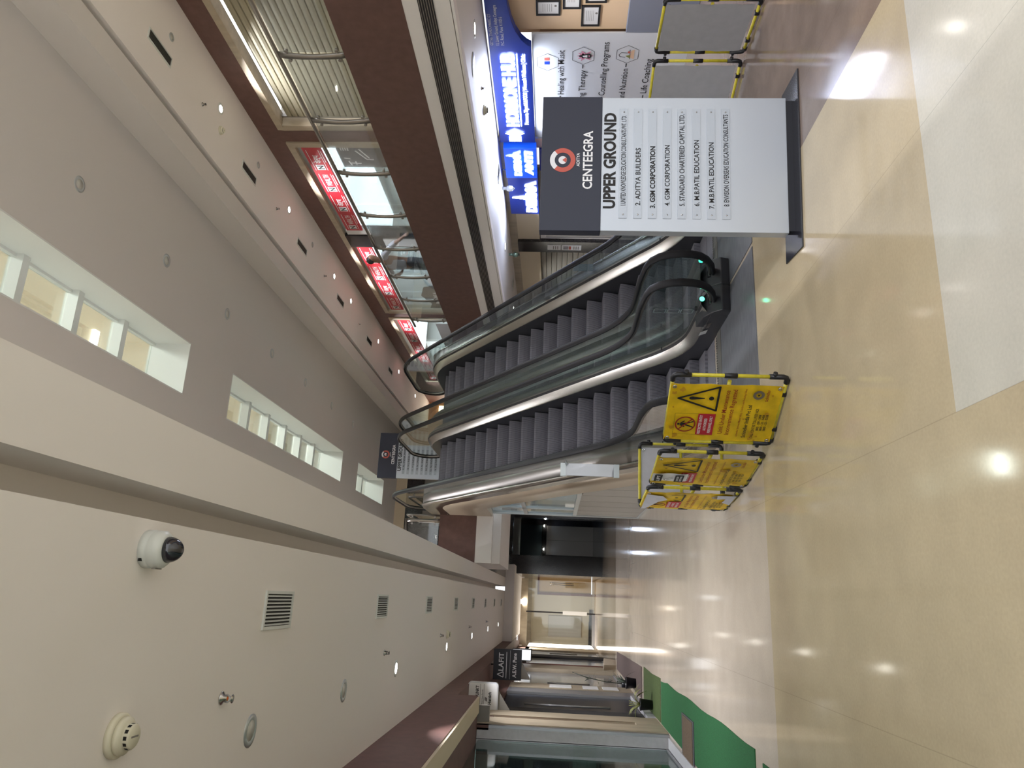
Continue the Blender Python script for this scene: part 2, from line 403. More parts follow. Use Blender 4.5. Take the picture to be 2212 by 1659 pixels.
# light shaft above the skylights (upper storeys seen through the panes)
b = MB(); b.box(0.2, 0, 8.7, 0.3, 29, 13); b.box(6.6, 0, 8.7, 6.7, 29, 13); b.mi = 1; b.box(0.3, 0, 12.6, 6.6, 29, 12.7); b.mi = 0
b.mi = 2; b.box(6.45, 4, 10.4, 6.6, 29, 11.2); b.mi = 0; b.box(0.2, 29, 8.7, 6.7, 29.1, 13)
struct('wall_shaft', b, [M_PAINT_G, M_BEIGE, M_ORANGEW], 'walls of the light shaft above the skylights')
for k, (x, y) in enumerate(((4.9, 7.3), (5.3, 10.6), (5.0, 15.6), (4.8, 18.4), (5.0, 24.4))):
    t = thing('shaft_ceiling_light', 'bright batten light seen through the skylights, %s along the shaft' % ORD[k], 'ceiling light', (x, y, 12.6), 'batten lights above the skylights')
    MB().box(x-0.55, y-0.09, 12.52, x+0.55, y+0.09, 12.6).build('diffuser', lamp_mat('batten_glow', (255, 252, 244), 14), t)
    area(t, (x, y, 12.5), P_SKY*3, 1.0, (250, 250, 245), shape='RECTANGLE', size_y=0.2)
b = MB(); b.box(6.2, 11.6, 10.45, 6.26, 13.8, 10.95); b.mi = 1
pl = Plane2((6.2, 13.7, 10.55), (0, -1, 0), (0, 0, 1), 0.004); pl.text(b, 'AUTOPRINT', 0.15, 0.05, 1.8, 0.26, 0.01)
tag(b.build('shaft_sign', [M_PAPER, M_INK]), 'white shop sign with dark letters seen through the near skylight', 'sign')

# right side: upper slab, brown fascia, bulkhead, lower ceiling
b = MB(); b.box(6.0, YB, 3.57, 14, 40, ZS); b.box(6.0, YB, ZS, 6.12, 16.7, ZS+0.1); b.box(0.727, 16.7, 3.57, 6.0, 40, ZS); b.box(0.727, 16.7, ZS, 1.75, 16.82, ZS+0.1); b.box(5.0, 16.7, ZS, 6.12, 16.82, ZS+0.1)
struct('floor_upper', b, [M_DKTILE], 'slab of the upper floor around the void')
b = MB(); b.box(5.985, YB, 3.57, 6.0, 16.7, ZS+0.1); b.box(0.727, 16.685, 3.57, 1.78, 16.7, ZS+0.1); b.box(4.92, 16.685, 3.57, 6.0, 16.7, ZS+0.1)
struct('trim_3', b, M_BROWNL, 'brown laminate fascia on the upper slab edge')
b = MB(); b.box(5.99, YB, 3.06, 6.12, 16.7, 3.57); b.box(5.965, YB, 3.015, 6.12, 16.7, 3.045)
b.box(0.727, 16.69, 3.21, 6.0, 16.9, 3.57); b.box(0.727, 16.9, ZL, 6.0, 20.2, 3.57)
struct('trim_4', b, M_PAINT, 'white bulkhead below the brown fascia')
b = MB(); b.box(6.12, YB, ZL, 8.05, 40, 3.57)
struct('ceiling_lower_right', b, M_WHITE, 'low white ceiling in front of the right shops')
# left wall fascias and soffit
b = MB(); b.box(-2.6, YB, 2.93, -1.46, 12.3, ZS); b.box(-2.6, 12.3, 3.24, -1.46, 34, ZS)
struct('trim_5', b, M_BROWNL, 'brown laminate band above the left shopfronts')
b = MB(); b.box(-1.70, YB, 2.90, -1.47, 12.25, 2.93)
struct('trim_6', b, M_BEIGE, 'beige soffit over the near left shopfront')
b = MB(); b.box(-1.95, 12.35, 2.75, -1.88, 33, 3.24); b.box(-6, YB, 0, -5.9, YE, ZS)
struct('wall_left', b, M_BROWNL, 'brown wall above the left shop doors')
b = MB(); b.box(-1.5, YB, ZS, -1.4, 28.2, ZG); b.box(-1.5, 28.15, ZS, 0.9, 28.25, ZG)
struct('wall_upper_left', b, M_BEIGE, 'beige wall of the upper left gallery')
# upper right wall: brown with beige frames round the openings
b = MB(); Xw = 8.05
b.box(Xw, YB, 7.05, Xw+0.25, 32, ZU)
for y0, y1 in ((11.42, 11.82), (20.4, 20.8), (27.6, 32)): b.box(Xw, y0, ZS, Xw+0.25, y1, 7.05)
struct('wall_right', b, M_BROWNL, 'brown laminate wall above the upper right shops')
b = MB()
for y0, y1 in ((YB, 11.42), (11.82, 20.4), (20.8, 27.6)):
    b.box(Xw-0.04, y0, 6.93, Xw+0.2, y1, 7.05); b.box(Xw-0.04, y1-0.14, ZS, Xw+0.2, y1, 6.93)
    if y0 > 0: b.box(Xw-0.04, y0, ZS, Xw+0.2, y0+0.14, 6.93)
struct('trim_7', b, M_WOOD, 'beige frames around the upper right openings', 0.01)
# shop rooms behind the upper glazing
b = MB(); b.box(11.6, 11.8, ZS, 11.7, 27.6, 7.2); b.box(8.3, 11.75, ZS, 11.7, 11.82, 7.2); b.box(8.3, 20.45, ZS, 11.7, 20.55, 7.2); b.box(8.3, 27.6, ZS, 11.7, 27.7, 7.2); b.box(8.3, 11.8, 7.1, 11.7, 27.6, 7.2)
b.mi = 1; b.box(10.2, 12.0, ZS, 10.25, 15.4, 6.2); b.box(10.2, 16.1, ZS, 10.25, 20.2, 5.7)
struct('wall_upper_shop', b, [M_WHITE, M_TEALIN], 'white interior of the lit upper shop')
# far ends
b = MB(); b.box(0.9, 28.2, ZS, 2.5, 28.35, ZG); b.box(5.0, 28.2, ZS, 6.3, 28.35, ZG); b.box(2.5, 28.2, 6.9, 5.0, 28.35, ZG); b.mi = 1; b.box(2.5, 28.35, ZS, 5.0, 28.4, 6.9)
b.mi = 2; b.box(-1.5, 28.18, 7.55, 6.1, 28.2, ZG)
struct('wall_upper_far', b, [M_GRAN, M_GREYB, M_BEIGE], 'dark granite wall at the far end of the upper floor')
b = MB(); b.box(6.3, 31, ZS, 12, 31.1, ZU); struct('wall_upper_end', b, M_ORANGEW, 'orange brown end wall of the upper right corridor')
tag(MB().box(6.7, 30.9, 5.6, 7.9, 30.98, 7.0).build('lit_window_panel', lamp_mat('end_window_glow', (255, 240, 214), 5, True)), 'bright lit panel at the end of the upper right corridor', 'light panel')

# elevator lobby: granite pier and lintel, recessed lift wall
b = MB(); b.box(0.93, 29.0, 0, 1.62, 29.5, 3.52); b.box(1.62, 29.0, 3.45, 6, 29.5, ZS); b.box(3.05, 29.0, 0, 6, 29.5, 3.45)
b.box(0.93, 29.5, 0, 1.1, 36.7, 3.52); b.box(1.1, 36.6, 0, 6, 36.8, 3.6)
b.mi = 1; b.box(1.1, 29.5, 3.5, 6, 36.7, 3.6)
struct('wall_lift', b, [M_GRAN, M_PAINT_G], 'black granite walls of the lift lobby')
t = thing('elevator_door', 'steel lift door in the black granite wall at the far end', 'elevator door', (2.8, 36.6, 0))
MB().box(2.1, 36.55, 0, 2.79, 36.6, 2.24).build('door_leaf', M_STEELB, t); MB().box(2.8, 36.55, 0, 3.48, 36.6, 2.24).build('door_leaf', M_STEELB, t)
MB().box(2.02, 36.52, 2.26, 3.56, 36.6, 2.42).build('lintel', M_BLACK, t)
MB().box(2.02, 36.54, 2.46, 3.5, 36.6, 3.5).build('transom_panel', mat('dark_mirror_panel', (70, 82, 86), 0.12, 0.6), t)
for k, x in enumerate((2.35, 3.45)):
    l = thing('lobby_spotlight', 'small bright spotlight over the lift door, %s of the pair' % ('left' if k == 0 else 'right'), 'spotlight', (x, 36.4, 2.42), 'spotlights over the lift door')
    MB().lathe([(0.03, 0.0), (0.05, 0.06), (0.05, 0.1)], (x, 36.42, 2.36)).build('housing', M_CHROME, l)
    MB().lathe([(0.0, -0.012), (0.06, -0.01), (0.06, 0.0)], (x, 36.42, 2.355)).build('bulb', M_LAMP, l)
    area(l, (x, 36.2, 2.3), 6, 0.1, (210, 230, 255), rot=(math.radians(-25), 0, 0))
# reception at the far end of the corridor
b = MB(); b.box(-6, 37.2, 0, 0.25, 37.4, 3.3); b.box(1.0, 37.2, 0, 1.3, 37.4, 3.3); b.box(0.25, 37.2, 2.6, 1.0, 37.4, 3.3); b.mi = 1; b.box(-6, 37.1, 2.86, 1.3, 37.2, 3.25)
struct('wall_far', b, [M_BEIGE, M_WOOD], 'beige end wall of the left corridor')
o = MB().box(0.36, 37.22, 0.02, 0.95, 37.27, 2.52).build('door_1', M_DOORT); o['kind'] = 'structure'; o['label'] = 'tan door at the end of the corridor'; o['category'] = 'door'
p = MB().box(0.25, 37.16, 0, 0.36, 37.25, 2.6); p.box(0.95, 37.16, 0, 1.0, 37.25, 2.6); p.box(0.25, 37.16, 2.52, 1.0, 37.25, 2.6); p.build('door_frame', M_DOORF, o)
b = MB().box(-0.9, 37.15, 0, -0.35, 37.2, 0.1); b.box(-6, 37.15, 0, -0.9, 37.2, 0.12)
struct('baseboard_far', b, M_SLOTD, 'dark skirting of the end wall')
tag(MB().box(-1.64, 37.12, 0.47, -0.69, 37.2, 2.03).build('notice_board', mat('pale_board', (186, 178, 166), 0.6), None, 0.01), 'large plain pale board in front of the end wall', 'board')
t = thing('glass_partition', 'frameless glass partition with doors before the end wall', 'partition', (-0.4, 34.0, 0))
MB().box(-1.9, 34.0, 0.02, 0.85, 34.02, 3.0).build('pane', M_GLC, t)
MB().box(-1.9, 33.97, 0, -0.5, 34.05, 0.12).build('bottom_rail', M_SILVER, t); MB().box(-1.9, 33.96, 2.95, 0.9, 34.06, 3.25).build('header', M_WOOD, t)
for x in (0.66, 0.74): MB().tube([(x, 33.9, 0.95), (x, 33.9, 2.0)], 0.016).build('pull_handle', M_STEELB, t)
MB().box(-0.53, 33.95, 0, -0.47, 34.07, 3.0).build('mullion', M_SLOTD, t)
MB().box(-0.58, 33.92, 0.35, -0.42, 33.95, 1.4).build('door_plate', M_PAPER, t)
for k, x in enumerate((-1.5, -0.1)):
    l = thing('reception_light', 'lit round light in the far lowered ceiling, %s' % ('left' if k == 0 else 'right'), 'ceiling light', (x, 31.5+2.5*k, 3.25), 'lights in the far lowered ceiling')
    MB().lathe([(0.0, -0.006), (0.09, -0.006), (0.1, 0.0)], (x, 31.5+2.5*k, 3.245)).build('lens', M_LAMP, l)
    area(l, (x, 31.5+2.5*k, 3.2), 70, 0.2, (255, 246, 232))
tag(MB().box(-1.88, 32.8, 0.1, -1.86, 35, 2.85).build('lit_shop_window', lamp_mat('shop_window_glow', (255, 248, 236), 4, True)), 'glowing white shop window at the far end of the left wall', 'window')

# ================================================================== ESCALATORS
K = math.tan(math.radians(35)); YN0, YN1, WB = 8.94, 8.94+ZS/K, 0.55
def nose(y):
    """height of the step line at distance y"""
    def low(y):
        if y <= YN0-WB: return 0.0
        if y >= YN0+WB: return K*(y-YN0)
        return K*(y-YN0+WB)**2/(4*WB)
    if y < 12: return low(y)
    m = YN1-(y-YN1)-0  # mirrored
    return ZS - low(YN0 + (YN1-y))
def arange(a, b, st):
    n = max(1, round((b-a)/st)); return [a+(b-a)*i/n for i in range(n+1)]
YY = arange(7.6, 16.9, 0.155)
def hr_path():
    pts = [(7.66, .14), (7.5, .165), (7.33, .21), (7.2, .28), (7.11, .37), (7.07, .47), (7.06, .57), (7.08, .68), (7.14, .79), (7.25, .87), (7.4, .905), (7.6, .92)]
    pts += [(y, nose(y)+0.93) for y in YY[1:-1]]
    pts += [(16.9, 5.23), (17.1, 5.2), (17.27, 5.1), (17.36, 4.97), (17.39, 4.84), (17.37, 4.73), (17.3, 4.62), (17.17, 4.53), (17.0, 4.47), (16.8, 4.44)]
    return pts
HR = hr_path()
def normals(p):
    out = []
    for i in range(len(p)):
        a, b = p[max(i-1, 0)], p[min(i+1, len(p)-1)]
        d = Vector((b[0]-a[0], b[1]-a[1])).normalized(); out.append(Vector((-d.y, d.x)))
    return out
HN = normals(HR)
def sweep(mb, x, sec):
    rows = [[(x+dx, p[0]+n.x*dn, p[1]+n.y*dn) for dx, dn in sec] for p, n in zip(HR, HN)]
    V = mb.strip(rows, True); mb.cap(V[0][::-1]); mb.cap(V[-1])
HSEC = [(0.042*math.cos(a)*(1 if abs(math.cos(a)) < .9 else 1.05), 0.024*math.sin(a)) for a in [k*math.pi/7 for k in range(14)]]
def band(mb, prof_a, prof_b):
    """skin two offset lines (x, dz) running along the step line"""
    ya = [7.58]+YY[1:-1]+[16.95]
    def sl(y): return math.sqrt(1+((nose(y+0.03)-nose(y-0.03))/0.06)**2)
    rows = [[(prof_a[0], y, nose(y)+prof_a[1]*sl(y)), (prof_b[0], y, nose(y)+prof_b[1]*sl(y))] for y in ya]
    mb.strip(rows)
def escalator(name, label, xc, phase, side):
    t = thing(name, label, 'escalator', (xc, 7.0, 0), 'pair of escalators')
    G = 0.62
    for s in (-1, 1):
        xg = xc+s*G
        # handrail
        m = MB(); sweep(m, xg, HSEC); m.build('handrail', M_BLACKR, t)
        m = MB(); sweep(m, xg, [(-0.012, -0.05), (0.012, -0.05), (0.02, -0.02), (-0.02, -0.02)]); m.build('handrail_guide', M_STEELB, t)
        # glass balustrade from deck to handrail, in panels
        bot = [(min(max(p[0], 7.55), 16.95), nose(min(max(p[0], 7.55), 16.95))+0.29) for p in HR]
        cuts = [0, 12] + [12+k for k in range(9, len(YY)-2, 9)]; cuts = [c for c in cuts if c < len(HR)-14] + [len(HR)-1]
        for a, b_ in zip(cuts, cuts[1:]):
            m = MB()
            rows = [[(xg, HR[i][0]-HN[i].x*0.03, HR[i][1]-HN[i].y*0.03), (xg, bot[i][0], bot[i][1])] for i in range(a, b_+1)]
            m.strip(rows); g = m.build('balustrade_glass', M_GL, t)
            if a: 
                y, z = bot[a]; MB().box(xg-0.02, y-0.02, z+0.01, xg+0.02, y+0.02, z+0.035).build('glass_clip', M_FIT, g)
        # skirt, inner deck, outer deck
        m = MB(); band(m, (xc+s*0.468, -0.30), (xc+s*0.468, 0.19)); m.build('skirt_panel', M_DARK, t)
        m = MB(); band(m, (xc+s*0.468, 0.19), (xc+s*0.478, 0.205)); band(m, (xc+s*0.478, 0.205), (xc+s*0.575, 0.275)); m.build('inner_deck', M_STEEL, t); m = MB(); band(m, (xc+s*0.575, 0.275), (xc+s*0.608, 0.29)); m.build('glass_gasket', M_FIT, t)
        m = MB(); band(m, (xc+s*0.608, 0.29), (xc+s*0.78, 0.29)); band(m, (xc+s*0.78, 0.29), (xc+s*0.78, 0.02)); m.build('outer_deck', M_STEELB, t)
        # newel cap at the foot with its inlet
        m = MB(); pr = [(7.45, 0), (7.42, 0.10), (7.5, 0.19), (7.66, 0.265), (7.95, 0.288), (7.95, 0.0)]
        m.prism(pr, xc+s*0.47, xc+s*0.782); cap = m.build('newel_base', M_DARK, t, 0.012)
        MB().box(xg-0.05, 7.5, 0.09, xg+0.05, 7.66, 0.22).build('handrail_inlet', M_FIT, cap, 0.015)
        m = MB(); m.lathe([(0.0, -0.008), (0.022, -0.006), (0.026, 0.0)], (xg - 0.07*s - 0.02*(s < 0), 7.32, 0.33), 'Y'); m.build('indicator_light', M_GREENLT, t, label='small green indicator light')
        pr = [(p[0]-n.x*0.05, p[1]-n.y*0.05) for p, n in list(zip(HR, HN))[-12:]]
    # comb and floor plates
    MB().box(xc-0.755, 6.52, 0.0, xc+0.78-0.02, 7.95, 0.008).build('floor_plate', M_DPLATE, t)
    m = MB(); m.box(xc-0.46, 7.95, 0.0, xc+0.46, 8.12, 0.014); m.build('comb_plate', M_COMB, t)
    m = MB()
    for k in range(30): m.box(xc-0.45+k*0.03, 8.12, 0.002, xc-0.435+k*0.03, 8.2, 0.012)
    m.build('comb_teeth', M_COMB, t)
    MB().box(xc-0.75, 15.9, ZS, xc+0.75, 17.5, ZS+0.012).build('floor_plate', M_DPLATE, t)
    # steps: one mesh, each step its own object
    prof = [(0, 0), (.405, 0), (.405, -.04), (.2, -.2), (.085, -.262), (.073, -.235), (.040, -.17), (.014, -.1), (0, -.03)]
    m = MB(); m.prism(prof, -0.462, 0.462); me = None
    ys = []; y = phase
    while y > 8.03:
        ys.append(y); dy = 0.001
        slope = (nose(y)-nose(y-0.05))/0.05; y -= 0.405/math.sqrt(1+slope*slope)
    y = phase
    while y < 16.0:
        slope = (nose(y+0.05)-nose(y))/0.05; y += 0.405/math.sqrt(1+slope*slope); ys.append(y)
    for y in sorted(ys):
        if me is None:
            o = m.build('step', M_STEP, t); me = o.data
        else:
            o = link('step', me, t)
        o.matrix_parent_inverse = t.matrix_basis.inverted(); o.location = (xc, y, nose(y)+0.006)
    # truss cladding on the outer side
    x = xc+side*0.785; e = side*0.03
    def zb(y): return max(0.0, min(nose(y), K*(y-YN0)) - 1.10 if y < 15 else 3.22)
    yb = arange(8.0, 16.7, 0.29)
    def poly(lo, hi):
        m = MB(); rows_o = [[(x+e, y, max(zb(y), lo(y))), (x+e, y, max(hi(y), 0.001))] for y in yb]; rows_i = [[(x, p[0][1], p[0][2]), (x, p[1][1], p[1][2])] for p in rows_o]
        m.strip(rows_o); m.strip(rows_i); m.strip([[r[0], q[0]] for r, q in zip(rows_o, rows_i)]); m.strip([[r[1], q[1]] for r, q in zip(rows_o, rows_i)]); return m
    poly(lambda y: nose(y)-0.12, lambda y: nose(y)+0.292+0.07*(8.9 < y < 15.1)).build('side_band', M_STEEL, t)
    poly(lambda y: 0, lambda y: nose(y)-0.125).build('truss_cladding', M_CLAD, t)
    m = MB(); rows = [[(xc-0.785, y, zb(y)), (xc+0.785, y, zb(y))] for y in yb if zb(y) > 0.02]; m.strip(rows); m.build('truss_soffit', M_CLAD, t)
    # clear anti-climb guard bolted to the outer deck
    gx = x+e*1.5
    if side > 0:
        m = MB(); m.box(gx-0.13, 10.34, 1.0, gx-0.02, 10.36, 1.64); gd = m.build('climb_guard', glass('blue_guard', (170, 205, 225), 0.3, body=0.45, body_rgb=(130, 180, 205)), t)
        MB().box(gx-0.14, 10.33, 0.96, gx, 10.37, 1.03).build('bracket', M_ALU, gd)
    else:
        m = MB(); m.box(gx-0.16, 9.6, 1.06, gx-0.0, 9.63, 1.70); gd = m.build('climb_guard', glass('pale_guard', (225, 228, 235), 0.4, body=0.55, body_rgb=(200, 204, 214)), t)
        m = MB(); m.prism([(9.35, 1.70), (10.3, 1.70), (9.9, 1.62), (9.6, 1.66)], gx-0.02, gx+0.0); m.box(gx-0.17, 9.59, 1.0, gx, 9.64, 1.07); m.box(gx-0.17, 9.59, 1.69, gx, 9.64, 1.76); m.build('bracket', M_ALU, gd)
    return t
e1 = escalator('escalator', 'left escalator with black handrails, behind the yellow barrier panels', 2.56, 12.74, -1)
e2 = escalator('escalator', 'right escalator, the one behind the near directory sign', 4.12, 12.92, 1)
# small stickers at the foot of the left escalator's right balustrade
m = MB(); pl = Plane2((3.032, 7.95, 0.14), (0, -1, 0), (-0.35, 0, 0.94), 0.006)
for k in range(14): pl.rect(m, 0.02+0.021*(k % 7), 0.0+0.05*(k//7), 0.033+0.021*(k % 7), 0.04+0.05*(k//7))
m.mi = 1; pl.rect(m, -0.18, 0.0, -0.06, 0.09)
m.build('control_sticker', [M_STEELB, M_PAPER], e1, label='pale control label')
m = MB(); pl = Plane2((3.175, 7.35, 0.0), (0, 1, 0), (0, 0, 1), -0.004)
for k in range(3):
    v0 = 0.33+0.15*k
    for a in ((0.42, v0, 0.54, v0+0.014), (0.42, v0+0.13, 0.54, v0+0.144), (0.42, v0, 0.432, v0+0.144), (0.528, v0, 0.54, v0+0.144)): pl.rect(m, *a)
m.build('warning_sticker', mat('frosted_sticker', (128, 140, 142), 0.6), e1, label='frosted three-box sticker on the end glass')
# enclosure under the left escalator
t = thing('under_stair_enclosure', 'grey panel enclosure with a window under the left escalator', 'enclosure', (1.84, 14, 0))
ye = [11.6, 12.4, 13.2, 14.0, 14.75, 15.5, 16.1, 16.45]
def zt(y): return max(0.1, min(3.2, K*(y-YN0)-1.13 if y < 15 else 3.2))
for a, b_ in zip(ye, ye[1:]):
    m = MB(); m.prism([(a+0.012, 0.06), (b_-0.012, 0.06), (b_-0.012, min(1.36, zt(b_))), (a+0.012, min(1.36, zt(a)))], 1.81, 1.84); m.build('wall_panel', M_PANEL, t)
MB().box(1.80, 11.0, 0, 1.86, 16.5, 0.06).build('bottom_rail', M_ALU, t)
MB().box(1.80, 12.6, 1.36, 1.86, 16.5, 1.44).build('mid_rail', M_ALU, t); MB().box(1.79, 16.4, 0, 1.87, 16.5, 3.2).build('corner_post', M_ALU, t)
MB().prism([(12.9, 1.44), (16.4, 1.44), (16.4, 3.2), (15.0, 3.15), (14.9, 3.0)], 1.825, 1.835).build('window_pane', glass('pale_window', (226, 240, 246), 0.3, body=0.35, body_rgb=(205, 225, 232)), t)
m = MB(); m.box(1.8, 13.7, 2.42, 1.86, 16.4, 2.5); m.box(1.8, 15.35, 1.44, 1.86, 15.45, 3.1); m.build('window_frame', M_ALU, t)
MB().box(2.1, 14.6, 0.05, 3.2, 16.3, 2.0).build('inner_cabinet', M_TEALIN, t)
l = thing('enclosure_lamp', 'lamp lighting the window under the left escalator', 'lamp', (2.5, 15.2, 2.9)); MB().box(2.2, 14.9, 2.85, 2.8, 15.6, 2.9).build('diffuser', M_PANELLT, l); area(l, (2.5, 15.2, 2.8), 14, 0.5, (225, 240, 255))

# ================================================================== DIRECTORY SIGNS
def directory(label, P, U, lines, heading, first):
    """free standing directory; P bottom-left of its face, U to the right"""
    U = Vector((U[0], U[1], 0)).normalized(); Nn = U.cross(Vector((0, 0, 1))); P = Vector(P); w = 1.135; dpt = 0.10
    t = thing('directory_sign', label, 'sign', P + U*w/2, 'directory signs')
    X = Matrix((( U.x, -Nn.x, 0, P.x), (U.y, -Nn.y, 0, P.y), (0, 0, 1, P.z), (0, 0, 0, 1)))
    MB().box(0, 0, 0.06, w, dpt, 1.515).build('panel', M_SIGNW, t, 0.004, xf=X)
    hd = MB().box(-0.004, -0.004, 1.515, w+0.004, dpt+0.004, 1.995).build('header', M_NAVY, t, 0.004, xf=X)
    MB().box(0.02, 0.01, 0.012, w-0.02, dpt-0.01, 0.06).build('plinth', M_BASE, t, xf=X)
    MB().box(-0.16, -0.14, 0.0, w+0.17, dpt+0.16, 0.012).build('base_plate', M_BASE, t, 0.003, xf=X)
    p0 = X @ Vector((0, -0.004, 0)); pl = Plane2(p0, U, (0, 0, 1), 0.0025)
    m = MB(); pl.ring(m, 0.588, 1.823, 0.064, 0.102, 140, 400); m.mi = 1; pl.ring(m, 0.588, 1.823, 0.064, 0.102, 40, 140); pl.disc(m, 0.588, 1.823, 0.034); m.mi = 0
    pl.poly(m, [(0.588, 1.826), (0.566, 1.798), (0.588, 1.789), (0.61, 1.798)], 2)
    m.build('logo', [M_LOGOR, M_LOGOW], hd)
    m = MB(); pl.text(m, 'ADITYA', 0.535, 1.688, 0.115, 0.026, 0.012); pl.text(m, 'CENTEEGRA', 0.345, 1.588, 0.495, 0.076, 0.02); m.build('lettering', M_LETO, hd)
    pl = Plane2(X @ Vector((0, 0, 0)), U, (0, 0, 1), 0.0025)
    m = MB(); pl.text(m, heading, 0.185, 1.405, 0.815, 0.094, 0.035); m.build('heading', M_INK, t)
    for k, (txt, w_, bold) in enumerate(lines):
        z = 1.34 - 0.1148*k
        st = MB().box(0.105, -0.006, z-0.03, 1.035, -0.001, z+0.034).build('name_strip', M_STRIP, t, xf=X)
        m = MB(); ps = Plane2(X @ Vector((0, -0.006, 0)), U, (0, 0, 1), 0.0015); ps.text(m, txt, 0.21-0.02*(k in (2, 6)), z-0.019, w_, 0.040, bold)
        m.build('lettering', M_INK, st)
        for x in (0.135, 1.005):
            MB().lathe([(0.0, -0.004), (0.006, -0.003), (0.006, 0.0)], (x, -0.007, z), 'Y', 10).build('screw', M_CHROME, st, xf=X)
    return t
directory('tall silver directory sign with navy header standing in front of the right escalator', (2.803, 5.275, 0), (0.9935, -0.1137),
    [('1.UNITED KNOWLEDGE EDUCATION CONSULTANTS PVT. LTD.', 0.765, 0.008), ('2. ADITYA BUILDERS', 0.485, 0.012), ('3. GSM CORPORATION', 0.52, 0.03), ('4. GSM CORPORATION', 0.51, 0.012),
     ('5. STANDARD CHARTERED CAPITAL LTD.', 0.778, 0.012), ('6. M.B.PATIL EDUCATION', 0.555, 0.012), ('7. M.B.PATIL EDUCATION', 0.555, 0.012), ('8. ENVISION OVERSEAS EDUCATION CONSULTANTS', 0.775, 0.01)], 'UPPER GROUND', 1)
directory('silver directory sign with navy header on the upper floor above the left escalator', (2.76, 18.2, ZS), (1, 0),
    [('%d. N J INDIA INVEST' % (9+k), 0.6, 0.02) for k in range(8)], 'UPPER GROUND', 9)

